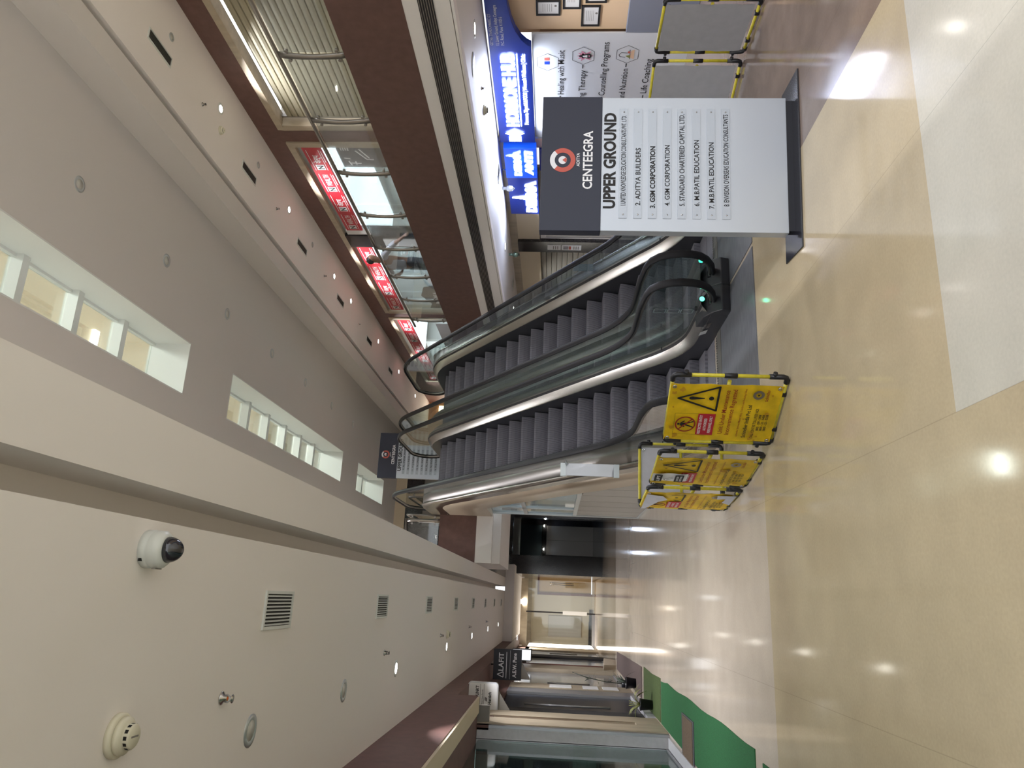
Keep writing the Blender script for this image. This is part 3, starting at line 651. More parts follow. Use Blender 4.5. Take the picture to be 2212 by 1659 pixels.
# ================================================================== BARRIERS
def barrier(label, L, R, group, art='full', base='front'):
    """folding pipe barrier panel from L to R (seen from its printed side)"""
    L = Vector((*L, 0)); R = Vector((*R, 0)); U = (R-L).normalized(); w = (R-L).length; Nn = U.cross(Vector((0, 0, 1)))
    t = thing('barrier_panel', label, 'barrier', (L+R)/2, group)
    X = Matrix(((U.x, -Nn.x, 0, L.x), (U.y, -Nn.y, 0, L.y), (0, 0, 1, 0), (0, 0, 0, 1)))
    r = 0.0155
    for x in (0.0, w):
        MB().tube([(x, 0, 0.05), (x, 0, 0.88)], r).build('post', M_YEL, t, xf=X)
        s = 1 if x == 0 else -1
        for z, dz in ((0.905, -1), (0.022, 1)):
            m = MB(); m.tube([(x+s*0.06, 0, z), (x+s*0.03, 0, z), (x+s*0.01, 0, z+dz*0.008), (x, 0, z+dz*0.03), (x, 0, z+dz*0.14)], r*1.4); m.build('elbow', M_FIT, t, xf=X)
            m = MB(); m.tube([(x, 0, z+dz*0.10), (x-s*0.04, 0, z+dz*0.10)], r*1.15); m.build('hinge', M_FIT, t, xf=X)
        MB().tube([(x, 0, 0.41), (x, 0, 0.51)], r*1.4).build('tee', M_FIT, t, xf=X)
    for z in (0.905, 0.46, 0.022):
        MB().tube([(0.05, 0, z), (w-0.05, 0, z)], r).build('rail', M_YEL, t, xf=X)
    for x in (0.17, w-0.17): MB().box(x-0.02, -0.02, 0.0, x+0.02, 0.02, 0.045).build('foot_clip', M_FIT, t, 0.006, xf=X)
    z0, z1, u0, u1 = (0.035, 0.915, 0.035, 0.64) if art in ('full', 'notice', 'torn') else (0.07, 0.89, 0.04, w-0.04)
    if art == 'half': z0 = 0.43
    front = art in ('full', 'notice', 'torn')
    yb = -0.021 if front else 0.021
    bm_ = MB()
    N = 14
    def wav(u, v): return 0.004*math.sin(7*u+3*v)+0.003*math.sin(11*v+u*5)
    rows = [[(u0+(u1-u0)*i/N, yb+wav(i/N*6, j/N*5), z0+(z1-z0)*j/N) for i in range(N+1)] for j in range(N+1)]
    bm_.strip(rows); rows2 = [[(p[0], p[1]+0.002, p[2]) for p in q] for q in rows]; bm_.mi = 1; bm_.strip(rows2)
    mats = [M_BAN, M_BANW] if front else ([M_BANW, M_BANW] if art == 'half' else [M_BANG, M_BANG])
    bn = bm_.build('banner', mats, t, xf=X)
    m = MB()
    for x in (u0+0.025, u1-0.025):
        for z in (z0+0.03, z1-0.03): m.lathe([(0.006, -0.004), (0.012, -0.006), (0.017, -0.003), (0.017, 0.0)], (x, yb-0.008 if front else yb-0.006, z), 'Y', 14, False)
    m.build('eyelets', M_CHROME, bn, xf=X)
    if front:
        pl = Plane2(X @ Vector((0, yb-0.0105, 0)), U, (0, 0, 1), 0.0012)
        if art != 'torn':
            m = MB()
            for a, b_ in (((0.498, 0.845), (0.375, 0.53)), ((0.375, 0.53), (0.622, 0.53)), ((0.622, 0.53), (0.498, 0.845))): pl.line(m, a, b_, 0.017)
            for c in ((0.498, 0.845), (0.375, 0.53), (0.622, 0.53)): pl.disc(m, c[0], c[1], 0.0085)
            pl.poly(m, [(0.497, 0.635), (0.506, 0.635), (0.518, 0.735), (0.513, 0.753), (0.501, 0.76), (0.489, 0.753), (0.485, 0.735)]); pl.disc(m, 0.502, 0.582, 0.02)
            m.build('warning_triangle', M_INK, bn)
        m = MB()
        for a in ((0.106, 0.662, 0.108, 0.85), (0.336, 0.662, 0.338, 0.85), (0.106, 0.848, 0.338, 0.85)): pl.rect(m, *a)
        # walking figure
        pl.disc(m, 0.221, 0.812, 0.0105, 2); pl.poly(m, [(0.208, 0.80), (0.234, 0.798), (0.236, 0.752), (0.208, 0.752)], 2)
        for a, b_, ww in (((0.214, 0.755), (0.197, 0.712), 0.013), ((0.197, 0.712), (0.187, 0.69), 0.011), ((0.23, 0.755), (0.24, 0.715), 0.013), ((0.24, 0.715), (0.252, 0.693), 0.011), ((0.21, 0.795), (0.19, 0.76), 0.009), ((0.234, 0.793), (0.256, 0.764), 0.009)): pl.line(m, a, b_, ww, 2)
        m.mi = 1; pl.ring(m, 0.221, 0.757, 0.072, 0.084, k=3); pl.line(m, (0.165, 0.808), (0.277, 0.706), 0.011, 3)
        m.mi = 2; pl.rect(m, 0.106, 0.523, 0.338, 0.662, 1)
        m.mi = 3
        for k, s_ in enumerate(('RESTRICTED ENTRY', 'AUTHORISED', 'PERSONNEL ONLY')):
            w_ = (0.205, 0.135, 0.185)[k]; pl.text(m, s_, 0.222-w_/2, 0.626-0.041*k, w_, 0.024, 0.015, 2)
        m.build('entry_sign', [M_INK, M_INKR, M_RED, M_PAPER], bn)
        m = MB(); pl.text(m, 'Unit Under Maintenance', 0.125, 0.447, 0.465, 0.038, 0.008); pl.text(m, 'Inconvenience Regretted', 0.115, 0.390, 0.485, 0.038, 0.008)
        m.build('headline_lettering', M_INKR, bn); m = MB()
        pl.text(m, 'Schindler Services Means Safety, Comfort and Enduring Value', 0.097, 0.318, 0.51, 0.016, 0.01); m.build('slogan_lettering', M_INKR, bn)
        m = MB(); pl.text(m, 'Schindler India Pvt Ltd', 0.088, 0.252, 0.355, 0.032, 0.018); m.build('company_lettering', M_INK, bn); m = MB(); pl.text(m, 'CALL CENTRE TOLL FREE NOS', 0.083, 0.190, 0.325, 0.024, 0.014)
        for k, s_ in enumerate(('1800 - 209 - 5438', '1800 - 22 - 5438', '1800 - 22 - 5338')): pl.text(m, s_, 0.168, 0.158-0.028*k, 0.175, 0.02, 0.02)
        m.build('phone_lettering', M_INK, bn)
        m = MB(); pl.ring(m, 0.548, 0.218, 0.022, 0.045); m.mi = 1; pl.poly(m, [(0.555, 0.228), (0.535, 0.218), (0.555, 0.205)], 2); m.mi = 2; pl.text(m, 'Schindler', 0.485, 0.137, 0.12, 0.026, 0.015); m.build('maker_mark', [M_STEELB, M_INK, M_INKR], bn)
        # stained patch of the vinyl
        m = MB(); q = random.Random(int(L.y*100))
        for k in range(14):
            u, v, rr = q.uniform(0.05, 0.6), q.choice((q.uniform(0.80, 0.89), q.uniform(0.05, 0.3))), q.uniform(0.008, 0.028)
            pl.poly(m, [(u+rr*q.uniform(0.5, 1.4)*math.cos(a*0.9), v+rr*q.uniform(0.5, 1.2)*math.sin(a*0.9)) for a in range(7)], 0.5)
        m.build('stains', mat('vinyl_stain', (186, 140, 22), 0.6), bn)
        if art == 'notice':
            m = MB(); rows = []
            for j in range(8):
                v = 0.60+0.32*j/7; rows.append([pl.P(0.15, v, 6+3*math.sin(j)), pl.P(0.33, v, 9+4*math.sin(j*1.3))])
            m.strip(rows); nt_ = m.build('taped_notice', M_PAPER, t)
            ps = Plane2(pl.P(0, 0, 16), U, (0, 0, 1), 0.0012); m = MB()
            ps.rect(m, 0.165, 0.83, 0.315, 0.90); ps.rect(m, 0.165, 0.635, 0.315, 0.715)
            for a, b_ in (((0.20, 0.80), (0.225, 0.815)), ((0.225, 0.815), (0.235, 0.795)), ((0.235, 0.795), (0.255, 0.75)), ((0.255, 0.75), (0.28, 0.735)), ((0.2, 0.785), (0.215, 0.77)), ((0.215, 0.77), (0.25, 0.73))): ps.line(m, a, b_, 0.006)
            m.mi = 1; ps.text(m, 'LIFT', 0.18, 0.85, 0.12, 0.03, 0.02, 2); ps.text(m, 'UNDER', 0.185, 0.68, 0.11, 0.02, 0.02, 2); ps.text(m, 'REPAIR', 0.18, 0.65, 0.12, 0.02, 0.02, 2)
            m.build('lettering', [M_INK, M_PAPER], nt_)
        if art == 'torn':
            m = MB(); pl.poly(m, [(0.04, 0.905), (0.6, 0.905), (0.55, 0.74), (0.42, 0.68), (0.33, 0.76), (0.05, 0.86)], 4); m.build('peeled_vinyl', M_BANW, bn, label='white peeled patch'); m = MB(); pl.poly(m, [(0.30, 0.04), (0.63, 0.04), (0.63, 0.22), (0.5, 0.2), (0.52, 0.12), (0.38, 0.13)], 4)
            m.mi = 1
            for a, b_ in (((0.42, 0.62), (0.375, 0.53)), ((0.375, 0.53), (0.622, 0.53)), ((0.622, 0.53), (0.58, 0.66))): pl.line(m, a, b_, 0.017, 2)
            pl.disc(m, 0.502, 0.60, 0.018, 2)
            m.build('peeled_vinyl', [M_BANW, M_INK], bn, label='white peeled patch')
    return t
GB = 'folding barrier panels at the foot of the left escalator'
barrier('yellow maintenance barrier panel nearest the directory sign, print complete', (1.35, 6.24), (1.755, 5.652), GB, 'full')
barrier('yellow maintenance barrier panel with a white paper notice taped on it', (1.127, 7.15), (1.298, 6.44), GB, 'notice')
barrier('yellow maintenance barrier panel with torn white patches, leftmost of the cluster', (1.01, 8.03), (1.108, 7.29), GB, 'torn')
barrier('barrier panel showing its plain white back, behind the three printed panels', (1.03, 8.08), (1.70, 8.07), GB, 'half')
GB2 = 'folding barrier panels by the poster window'
barrier('grey backed yellow barrier panel cut off by the right edge of the view', (5.45, 5.72), (5.455, 6.42), GB2, 'back')
t = barrier('grey backed yellow barrier panel partly hidden by the near directory sign', (5.43, 6.52), (5.21, 7.2), GB2, 'back')
pl = Plane2((5.395, 6.78, 0), Vector((-0.308, 0.951, 0)), (0, 0, 1), -0.02); m = MB(); pl.rect(m, 0.0, 0.62, 0.3, 0.85, 0.5); m.build('taped_sheet', M_PAPER, t)

# ================================================================== CEILING FITTINGS
def downlight(x, y, z, label, group, lit, power=0, r=0.075, rgb=(250, 250, 255)):
    t = thing('downlight', label, 'downlight', (x, y, z), group)
    MB().lathe([(r*0.78, -0.004), (r*0.95, -0.007), (r*1.25, -0.003), (r*1.25, 0.0)], (x, y, z), caps=False).build('trim_ring', M_CAMW if lit else M_ALU, t)
    MB().lathe([(0.0, -0.002), (r*0.8, -0.003), (r*0.8, 0.0)], (x, y, z-0.001)).build('lens', M_LAMP if lit else M_LAMPU, t)
    if lit and power: area(t, (x, y, z-0.012), power, r*1.3, rgb, spread=115)
    return t
GL = 'round downlights of the left corridor'
for k, y in enumerate((8.94, 13.1, 17.1, 21.2, 25.1)): downlight(-0.82, y, ZC, 'lit round downlight, %s of the lit row along the left corridor' % ORD[k], GL, True, P_CORR)
for k, y in enumerate((4.71, 6.75)): downlight(-0.82, y, ZC, 'unlit round downlight near the %s' % ('smoke detector and orange sprinkler' if k == 0 else 'first lit downlight of the left corridor'), GL, False)
downlight(2.6, -1.2, ZC+3.8, 'added fill downlight above and behind the photographer', 'downlights behind the view', True, P_CORR*4)  # fill lamp added out of view to lift the near light level
GU = 'round downlights of the upper right corridor'
for k, y in enumerate((10.09, 13.35, 16.62, 18.2, 21.43, 24.6, 27.8)): downlight(7.48, y, ZU, 'lit round downlight, %s of the lit row along the upper right corridor' % ORD[k], GU, True, P_UP)
for k, y in enumerate((8.47, 11.71, 14.9)): downlight(7.47, y, ZU, 'faint unlit downlight, %s beside the upper right row' % ORD[k], GU, False, r=0.05)
for k, y in enumerate((3, 7.5, 12, 16.5, 21, 25.5)): downlight(-0.6, y, ZG, 'unseen downlight added over the upper left gallery, hidden by the slab', 'added downlights over the upper left gallery', True, P_UP)  # unseen lamp row, added to brighten the atrium
for y in (6.8, 3.6, 0.4): downlight(7.48, y, ZU, 'lit upper downlight right of the view', 'downlights behind the view', True, P_UP)
GA = 'unlit ring downlights in the atrium ceiling'
for k, y in enumerate((8.02, 10.23, 12.47, 14.74, 16.96, 19.19, 21.4)): downlight(4.82, y, ZG, 'unlit brass ring downlight, %s along the atrium ceiling' % ORD[k], GA, False, r=0.085)
GW = 'round downlights of the low right ceiling'
for k, (x, y) in enumerate(((7.11, 7.93), (7.15, 14.2), (7.1, 17.6))): downlight(x, y, ZL, 'lit round downlight, %s in the low ceiling by the right shops' % ORD[k], GW, True, P_LOW, r=0.09)
for y in (4.8, 1.6): downlight(7.1, y, ZL, 'lit low downlight right of the view', 'downlights behind the view', True, P_LOW)
tag(MB().lathe([(0.0, -0.004), (0.15, -0.008), (0.16, 0.0)], (6.62, 8.02, ZL)).build('ceiling_disc', M_ALU), 'flat round fitting in the low right ceiling near the poster window', 'ceiling fitting')
# vents with louvres
def vent(x, y, z, w, l, label, group, light=True, n=9):
    t = thing('ceiling_vent', label, 'vent', (x, y, z), group)
    m = MB(); b_ = 0.02
    m.box(x-w/2, y-l/2, z-0.012, x-w/2+b_, y+l/2, z); m.box(x+w/2-b_, y-l/2, z-0.012, x+w/2, y+l/2, z); m.box(x-w/2+b_, y-l/2, z-0.012, x+w/2-b_, y-l/2+b_, z); m.box(x-w/2+b_, y+l/2-b_, z-0.012, x+w/2-b_, y+l/2, z)
    m.build('frame', M_CAMW, t)
    MB().box(x-w/2+b_, y-l/2+b_, z-0.003, x+w/2-b_, y+l/2-b_, z-0.001).build('backing', M_BLACK, t)
    m = MB()
    for k in range(n):
        xx = x-w/2+b_+(k+0.5)*(w-2*b_)/n; m.prism([(xx-0.006, z-0.012), (xx-0.003, z-0.012), (xx+0.004, z-0.003), (xx+0.001, z-0.003)], y-l/2+b_, y+l/2-b_, 'Y')
    m.build('louvres', M_CAMW if light else M_GREYB, t)
for k in range(8): vent(-0.135, 4.92+3.02*k, ZC, 0.235, 0.5, 'square louvred vent, %s along the left corridor ceiling' % ORD[k], 'ceiling vents of the left corridor')
for k, y in enumerate((8.27, 11.4, 14.3, 17.3, 20.38, 23.33)): vent(7.11, y, ZU, 0.17, 0.62, 'dark oblong vent, %s along the upper right ceiling' % ORD[k], 'ceiling vents of the upper right corridor', False, 7)
for k, y in enumerate((11.94, 16.9)): vent(7.5, y, ZL, 0.3, 0.3, 'small dark vent in the low right ceiling, %s' % ORD[k], 'ceiling vents of the low right ceiling', False, 6)
# dome camera, smoke detectors, sprinklers
t = thing('dome_camera', 'white dome security camera with dark bubble on the left corridor ceiling', 'security camera', (0.14, 3.22, ZC))
MB().lathe([(0.082, 0), (0.082, -0.03), (0.078, -0.034), (0.08, -0.038), (0.08, -0.075), (0.066, -0.092), (0.056, -0.095)], (0.14, 3.22, ZC), n=36).build('housing', M_CAMW, t)
MB().lathe([(0.056*math.cos(a), -0.093-0.068*math.sin(a)) for a in [k*math.pi/16 for k in range(9)]], (0.14, 3.22, ZC), n=32).build('bubble', M_DOME, t)
m = MB(); m.box(0.055, 3.19, ZC-0.067, 0.06, 3.205, ZC-0.05); m.box(0.055, 3.215, ZC-0.072, 0.06, 3.235, ZC-0.058); m.build('rating_label', M_GREYB, t)
MB().box(0.085, 3.15, ZC-0.02, 0.1, 3.16, ZC-0.006).build('cable_notch', M_BLACK, t)
def smoke(x, y, z, r, label):
    t = thing('smoke_detector', label, 'smoke detector', (x, y, z), 'smoke detectors')
    MB().lathe([(r, 0), (r, -r*0.22), (r*0.93, -r*0.28), (r*0.86, -r*0.30)], (x, y, z), n=32).build('base', M_SMOKE, t)
    MB().lathe([(r*0.84, -r*0.28), (r*0.84, -r*0.5), (r*0.66, -r*0.62), (r*0.56, -r*0.64), (r*0.56, -r*0.86), (r*0.5, -r*0.92), (0.0, -r*0.93)], (x, y, z), n=32).build('chamber', M_SMOKE, t)
    m = MB()
    for k in range(12):
        a = k*math.pi/6; c, s_ = math.cos(a), math.sin(a); q = 0.567*r; hw = 0.085*r
        m.face([(x+c*q-s_*hw, y+s_*q+c*hw, z-r*0.68), (x+c*q+s_*hw, y+s_*q-c*hw, z-r*0.68), (x+c*q+s_*hw, y+s_*q-c*hw, z-r*0.84), (x+c*q-s_*hw, y+s_*q+c*hw, z-r*0.84)])
    m.build('slots', M_BLACK, t)
    MB().box(x-0.03*r, y-0.3*r, z-r*0.94, x+0.05*r, y+0.3*r, z-r*0.925).build('test_button', M_GREYB, t)
smoke(-0.61, 3.23, ZC, 0.088, 'large ivory smoke detector on the left corridor ceiling, nearest the view')
smoke(-0.62, 13.05, ZC, 0.07, 'small white smoke detector beside the second lit corridor downlight')
smoke(7.15, 10.2, ZU, 0.07, 'white smoke detector beside the nearest lit upper right downlight')
smoke(6.93, 9.36, ZL, 0.075, 'white detector on the low right ceiling above the blue sign')
def sprinkler(x, y, z, label, s=1.0, orange=False):
    t = thing('sprinkler', label, 'sprinkler', (x, y, z), 'sprinkler heads')
    MB().lathe([(0.032*s, 0), (0.03*s, -0.006*s), (0.014*s, -0.014*s), (0.012*s, -0.03*s)], (x, y, z), n=14).build('escutcheon', M_CHROME, t)
    m = MB(); m.tube([(x-0.014*s, y, z-0.012*s), (x-0.017*s, y, z-0.03*s), (x-0.004*s, y, z-0.05*s)], 0.003*s, 6); m.tube([(x+0.014*s, y, z-0.012*s), (x+0.017*s, y, z-0.03*s), (x+0.004*s, y, z-0.05*s)], 0.003*s, 6); m.build('yoke', M_SILVER if orange else M_SLOTD, t)
    MB().lathe([(0.004*s, -0.03*s), (0.012*s if orange else 0.006*s, -0.034*s), (0.010*s, -0.046*s), (0.004*s, -0.05*s)], (x, y, z+0.016*s), n=10).build('bulb', M_ORNG if orange else M_SLOTD, t)
    MB().lathe([(0.0, -0.05*s), (0.02*s, -0.052*s), (0.02*s, -0.054*s), (0.0, -0.056*s)], (x, y, z), n=14).build('deflector', M_CHROME if orange else M_SLOTD, t)
sprinkler(-0.585, 4.23, ZC, 'chrome sprinkler with an orange bulb on the near left ceiling', 1.15, True)
for k, y in enumerate((8.25, 12.3, 16.4, 20.5)): sprinkler(-0.61, y, ZC, 'small dark sprinkler, %s along the left corridor ceiling after the orange one' % ORD[k])
for k, y in enumerate((9.55, 12.75, 15.9, 19.1)): sprinkler(7.16, y, ZU, 'small dark sprinkler, %s along the upper right ceiling' % ORD[k])
sprinkler(7.0, 8.96, ZL, 'small sprinkler on the low right ceiling above the blue sign')
# linear slot diffuser on the bulkhead
t = thing('slot_diffuser', 'long dark linear air diffuser on the white bulkhead under the brown fascia', 'air diffuser', (5.99, 7, 3.3))
MB().box(5.975, YB, 3.235, 5.99, 16.4, 3.40).build('backing', M_SLOTD, t)
m = MB()
for k in range(6): m.box(5.968, YB, 3.245+0.027*k, 5.975, 16.4, 3.253+0.027*k)
m.build('blades', M_STEELB, t)

# ================================================================== UPPER RIGHT BALUSTRADE
def balustrade(name, label, pts_posts, axis, fixed, rail_z, zb, ends, loc):
    t = thing('balustrade', label, 'balustrade', loc, 'glass balustrades')
    def P(a, off, z): return (fixed+off, a, z) if axis == 'Y' else (a, fixed+off, z)
    MB().tube([P(ends[0], 0.0, rail_z), P(ends[1], 0.0, rail_z)], 0.026, 14).build('handrail', M_STEELB, t)
    for a in pts_posts:
        m = MB(); rows = []
        for k in range(9):
            z = zb + (rail_z-0.03-zb)*k/8; bow = 0.035*math.sin(math.pi*k/8); wd = 0.03+0.012*abs(k-4)/4
            rows.append([P(a-wd, -0.03-bow, z), P(a+wd, -0.03-bow, z), P(a+wd, 0.0-bow, z), P(a-wd, 0.0-bow, z)])
        V = m.strip(rows, True); m.cap(V[0][::-1]); m.cap(V[-1]); po = m.build('post', M_STEELB, t)
        for z in (zb+0.14, rail_z-0.14):
            for s in (-1, 1):
                m = MB(); m.tube([P(a, -0.03, z), P(a+s*0.07, -0.03, z)], 0.009, 8); m.lathe([(0.022, -0.012), (0.022, 0.012)], P(a+s*0.08, -0.03, z), 'X' if axis == 'Y' else 'Y', 12); m.build('glass_clamp', M_STEELB, po)
    for a, b_ in zip(pts_posts, pts_posts[1:]):
        m = MB(); q = [P(a+0.05, -0.03, zb+0.05), P(b_-0.05, -0.018, rail_z-0.06)]; m.box(*q[0], *q[1]); m.build('glass_panel', M_GLC, t)
    return t
balustrade('balustrade', 'long steel and glass balustrade along the upper right corridor', [3.5, 4.75, 6.0, 7.26, 8.52, 9.81, 11.1, 12.34, 13.58, 14.78, 16.0], 'Y', 6.16, 5.29, 4.4, (3.2, 16.5), (6.16, 9, ZS))
balustrade('balustrade', 'short steel and glass balustrade left of the left escalator head', [0.75, 1.62], 'X', 16.9, 5.2, 4.4, (0.6, 1.66), (1.2, 16.9, ZS))
t = thing('balustrade', 'steel tube balustrade return beside the left escalator head', 'balustrade', (1.74, 18, ZS), 'glass balustrades')
MB().tube([(1.74, 16.9, 4.4), (1.74, 16.9, 5.16), (1.74, 16.95, 5.2), (1.74, 18.6, 5.2)], 0.024).build('handrail', M_STEELB, t)
MB().tube([(1.74, 18.5, ZS), (1.74, 18.5, 5.18)], 0.022).build('post', M_STEELB, t); MB().box(1.735, 17.0, 4.42, 1.745, 18.4, 5.05).build('glass_panel', M_GLC, t)

# ================================================================== UPPER RIGHT SHOPS
def shutter(label, x, y0, y1, z0, z1, m_, pitch=0.11, axis=1):
    t = thing('roller_shutter', label, 'shutter', (x, (y0+y1)/2, z0), 'roller shutters')
    prof = []; z = z0
    n = int((z1-z0)/pitch)
    for k in range(n):
        prof += [(x, z0+k*pitch), (x-0.022, z0+k*pitch+0.012), (x-0.026, z0+k*pitch+pitch*0.5), (x-0.022, z0+(k+1)*pitch-0.012)]
    prof += [(x, z0+n*pitch), (x+0.03, z0+n*pitch), (x+0.03, z0)]
    MB().prism(prof, y0, y1, 'Y').build('curtain', m_, t)
    MB().box(x-0.04, y0, z0, x+0.02, y1, z0+0.05).build('bottom_bar', M_STEELB, t)
    MB().box(x-0.02, y0-0.03, z0, x+0.04, y0, z1).build('guide', M_STEELB, t); MB().box(x-0.02, y1, z0, x+0.04, y1+0.03, z1).build('guide', M_STEELB, t)
    return t
shutter('wide ribbed shutter on the upper floor, top right of the view', Xw+0.12, YB+0.1, 11.2, ZS, 6.92, M_SHUTL)
t = thing('lit_shop', 'bright glazed upper shop with red sign bands', 'shop', (Xw, 16, ZS))
MB().box(8.9, 12.2, 7.04, 11.2, 20.2, 7.09).build('ceiling_panel', M_PANELLT, t); area(t, (9.9, 14, 7.0), P_SHOP, 2.0, (226, 240, 255), shape='RECTANGLE', size_y=3.2); area(t, (9.9, 18.2, 7.0), P_SHOP, 2.0, (226, 240, 255), shape='RECTANGLE', size_y=3.2); area(t, (9.9, 23.5, 7.0), P_SHOP*0.8, 2.0, (226, 240, 255), shape='RECTANGLE', size_y=3.2)
for k, (a, b_) in enumerate(((12.0, 12.9), (12.9, 14.25), (14.25, 15.5), (16.1, 17.6), (17.6, 19.0), (19.0, 20.25))):
    MB().box(8.12, a+0.01, ZS, 8.132, b_-0.01, 6.86).build('glass_pane', M_GLC, t)
m = MB(); m.box(8.1, 12.0, 6.40, 8.15, 15.5, 6.44); m.box(8.1, 16.08, 6.40, 8.15, 20.25, 6.44); m.box(8.1, 12.0, 6.86, 8.15, 15.5, 6.93); m.box(8.1, 16.08, 6.86, 8.15, 20.25, 6.93); m.build('transom', M_ALU, t)
MB().box(8.02, 15.51, ZS, 8.3, 16.08, 6.93).build('pilaster', M_GRAN, t)
MB().box(8.05, 15.3, 6.3, 8.1, 15.5, 6.86).build('edge_trim', M_PAPER, t)
def red_band(label, y1, y0, n):
    """red fascia strip running from its left end y1 (far) to its right end y0 (near)"""
    o = thing('shop_band', label, 'shop sign', (8.08, (y0+y1)/2, 6.47), 'red sign bands')
    MB().box(8.055, y0, 6.46, 8.095, y1, 6.83).build('panel', M_RED2, o)
    pl = Plane2((8.055, y1, 6.46), (0, -1, 0), (0, 0, 1), 0.003); L = (y1-y0)/n
    m = MB(); m2 = MB()
    for k in range(n):
        u = k*L; pl.rect(m, u+0.06*L, 0.06, u+0.9*L, 0.072); pl.rect(m, u+0.06*L, 0.30, u+0.9*L, 0.312)
        for a in ((0.08, 0.10, 0.30, 0.27),): pl.rect(m, u+a[0]*L, a[1], u+a[2]*L, a[3])
        pl.rect(m, u+0.40*L, 0.02, u+0.86*L, 0.034)
        pl.text(m2, 'N', u+0.115*L, 0.12, 0.15*L, 0.13, 0.03, 2)
        pl.text(m, ('WEALTH', '\u0935\u0947\u0932\u094d\u0925')[k % 2], u+0.36*L, 0.125, (0.5, 0.34)[k % 2]*L, 0.12, 0.012)
    m.build('lettering', M_PAPER, o); m2.build('initials', M_INK, o)
    return o
red_band('red sign band over the nearer half of the lit upper shop', 15.3, 12.02, 4)
red_band('red sign band over the farther half of the lit upper shop', 20.2, 16.1, 4)
# posters and decals on the glass
b = thing('glass_poster', 'dark grey poster with pale figures hung in the upper shop glass', 'poster', (8.1, 12.35, 5.4), 'posters on the upper shop glass')
MB().box(8.085, 11.98, 5.05, 8.1, 12.72, 6.18).build('sheet', M_GRAYDEC, b)
m = MB(); pl = Plane2((8.085, 12.70, 5.1), (0, -1, 0), (0, 0, 1), 0.004)
for q in (((0.05, 0.9), (0.2, 0.93)), ((0.28, 0.88), (0.3, 1.0)), ((0.25, 0.55), (0.55, 0.72)), ((0.3, 0.5), (0.6, 0.64)), ((0.25, 0.42), (0.26, 0.55)), ((0.12, 0.7), (0.13, 0.9)), ((0.08, 0.8), (0.19, 0.8))): pl.line(m, *q, 0.03)
for k in range(4): pl.rect(m, 0.55, 0.84+0.045*k, 0.70, 0.865+0.045*k)
m.build('graphics', M_PAPER, b)
b = thing('glass_poster', 'large grey decal with pale lettering on the far upper shop glass', 'poster', (8.1, 18.9, 5), 'posters on the upper shop glass')
m = MB(); pl = Plane2((8.1, 20.1, ZS+0.05), (0, -1, 0), (0, 0, 1), 0.004); pl.poly(m, [(0, 0), (2.2, 0), (2.2, 0.5), (1.7, 0.75), (1.5, 1.25), (0.9, 1.42), (0.3, 1.2), (0, 1.3)]); m.build('sheet', M_GRAYDEC, b)
m = MB(); pl.text(m, 'BECOME A', 0.35, 0.95, 0.8, 0.12, 0.02, 2); pl.text(m, 'Mutual Fund', 0.35, 0.66, 1.2, 0.15, 0.02, 2); pl.text(m, 'DISTRIBUTOR', 0.25, 0.30, 1.5, 0.18, 0.03, 2); m.build('lettering', M_PAPER, b)
b = thing('glass_poster', 'grey decal with a pale swirl on the last upper shop window', 'poster', (8.1, 22.5, 5), 'posters on the upper shop glass')
m = MB(); pl = Plane2((8.1, 24.8, ZS+0.05), (0, -1, 0), (0, 0, 1), 0.004); pl.rect(m, 0.2, 0, 3.4, 1.35); m.build('sheet', M_GRAYDEC, b)
m = MB(); pl.ring(m, 2.2, 0.62, 0.3, 0.42, 20, 300, 2); pl.rect(m, 0.4, 0.9, 1.4, 1.2, 2); pl.rect(m, 0.5, 0.2, 1.2, 0.6, 2); m.build('graphics', M_SILVER, b)
t2 = thing('lit_shop', 'last glazed upper shop with a red sign band, far right', 'shop', (Xw, 24, ZS))
for a, b_ in ((20.95, 23), (23, 25.2), (25.2, 27.5)): MB().box(8.12, a, ZS, 8.132, b_-0.02, 6.86).build('glass_pane', M_GLC, t2)
MB().box(8.9, 21.2, 7.04, 11.2, 27, 7.09).build('ceiling_panel', M_PANELLT, t2)
red_band('red sign band over the last upper shop window', 27.4, 21.0, 6)
tag(MB().box(8.0, 15.62, 4.95, 8.02, 15.98, 6.05).build('notice_sheet', M_PAPER), 'tall pale notice on the dark pilaster behind the person', 'notice')
m = MB(); m.box(8.0, 15.62, 4.62, 8.02, 15.98, 4.9); m.mi = 1; m.box(7.996, 15.65, 4.66, 8.0, 15.80, 4.76); m.box(7.996, 15.82, 4.66, 8.0, 15.95, 4.86); m.box(7.996, 15.65, 4.78, 8.0, 15.80, 4.86)
tag(m.build('fire_notice', [M_PAPER, M_RED]), 'small red and white notice low on the dark pilaster', 'notice')

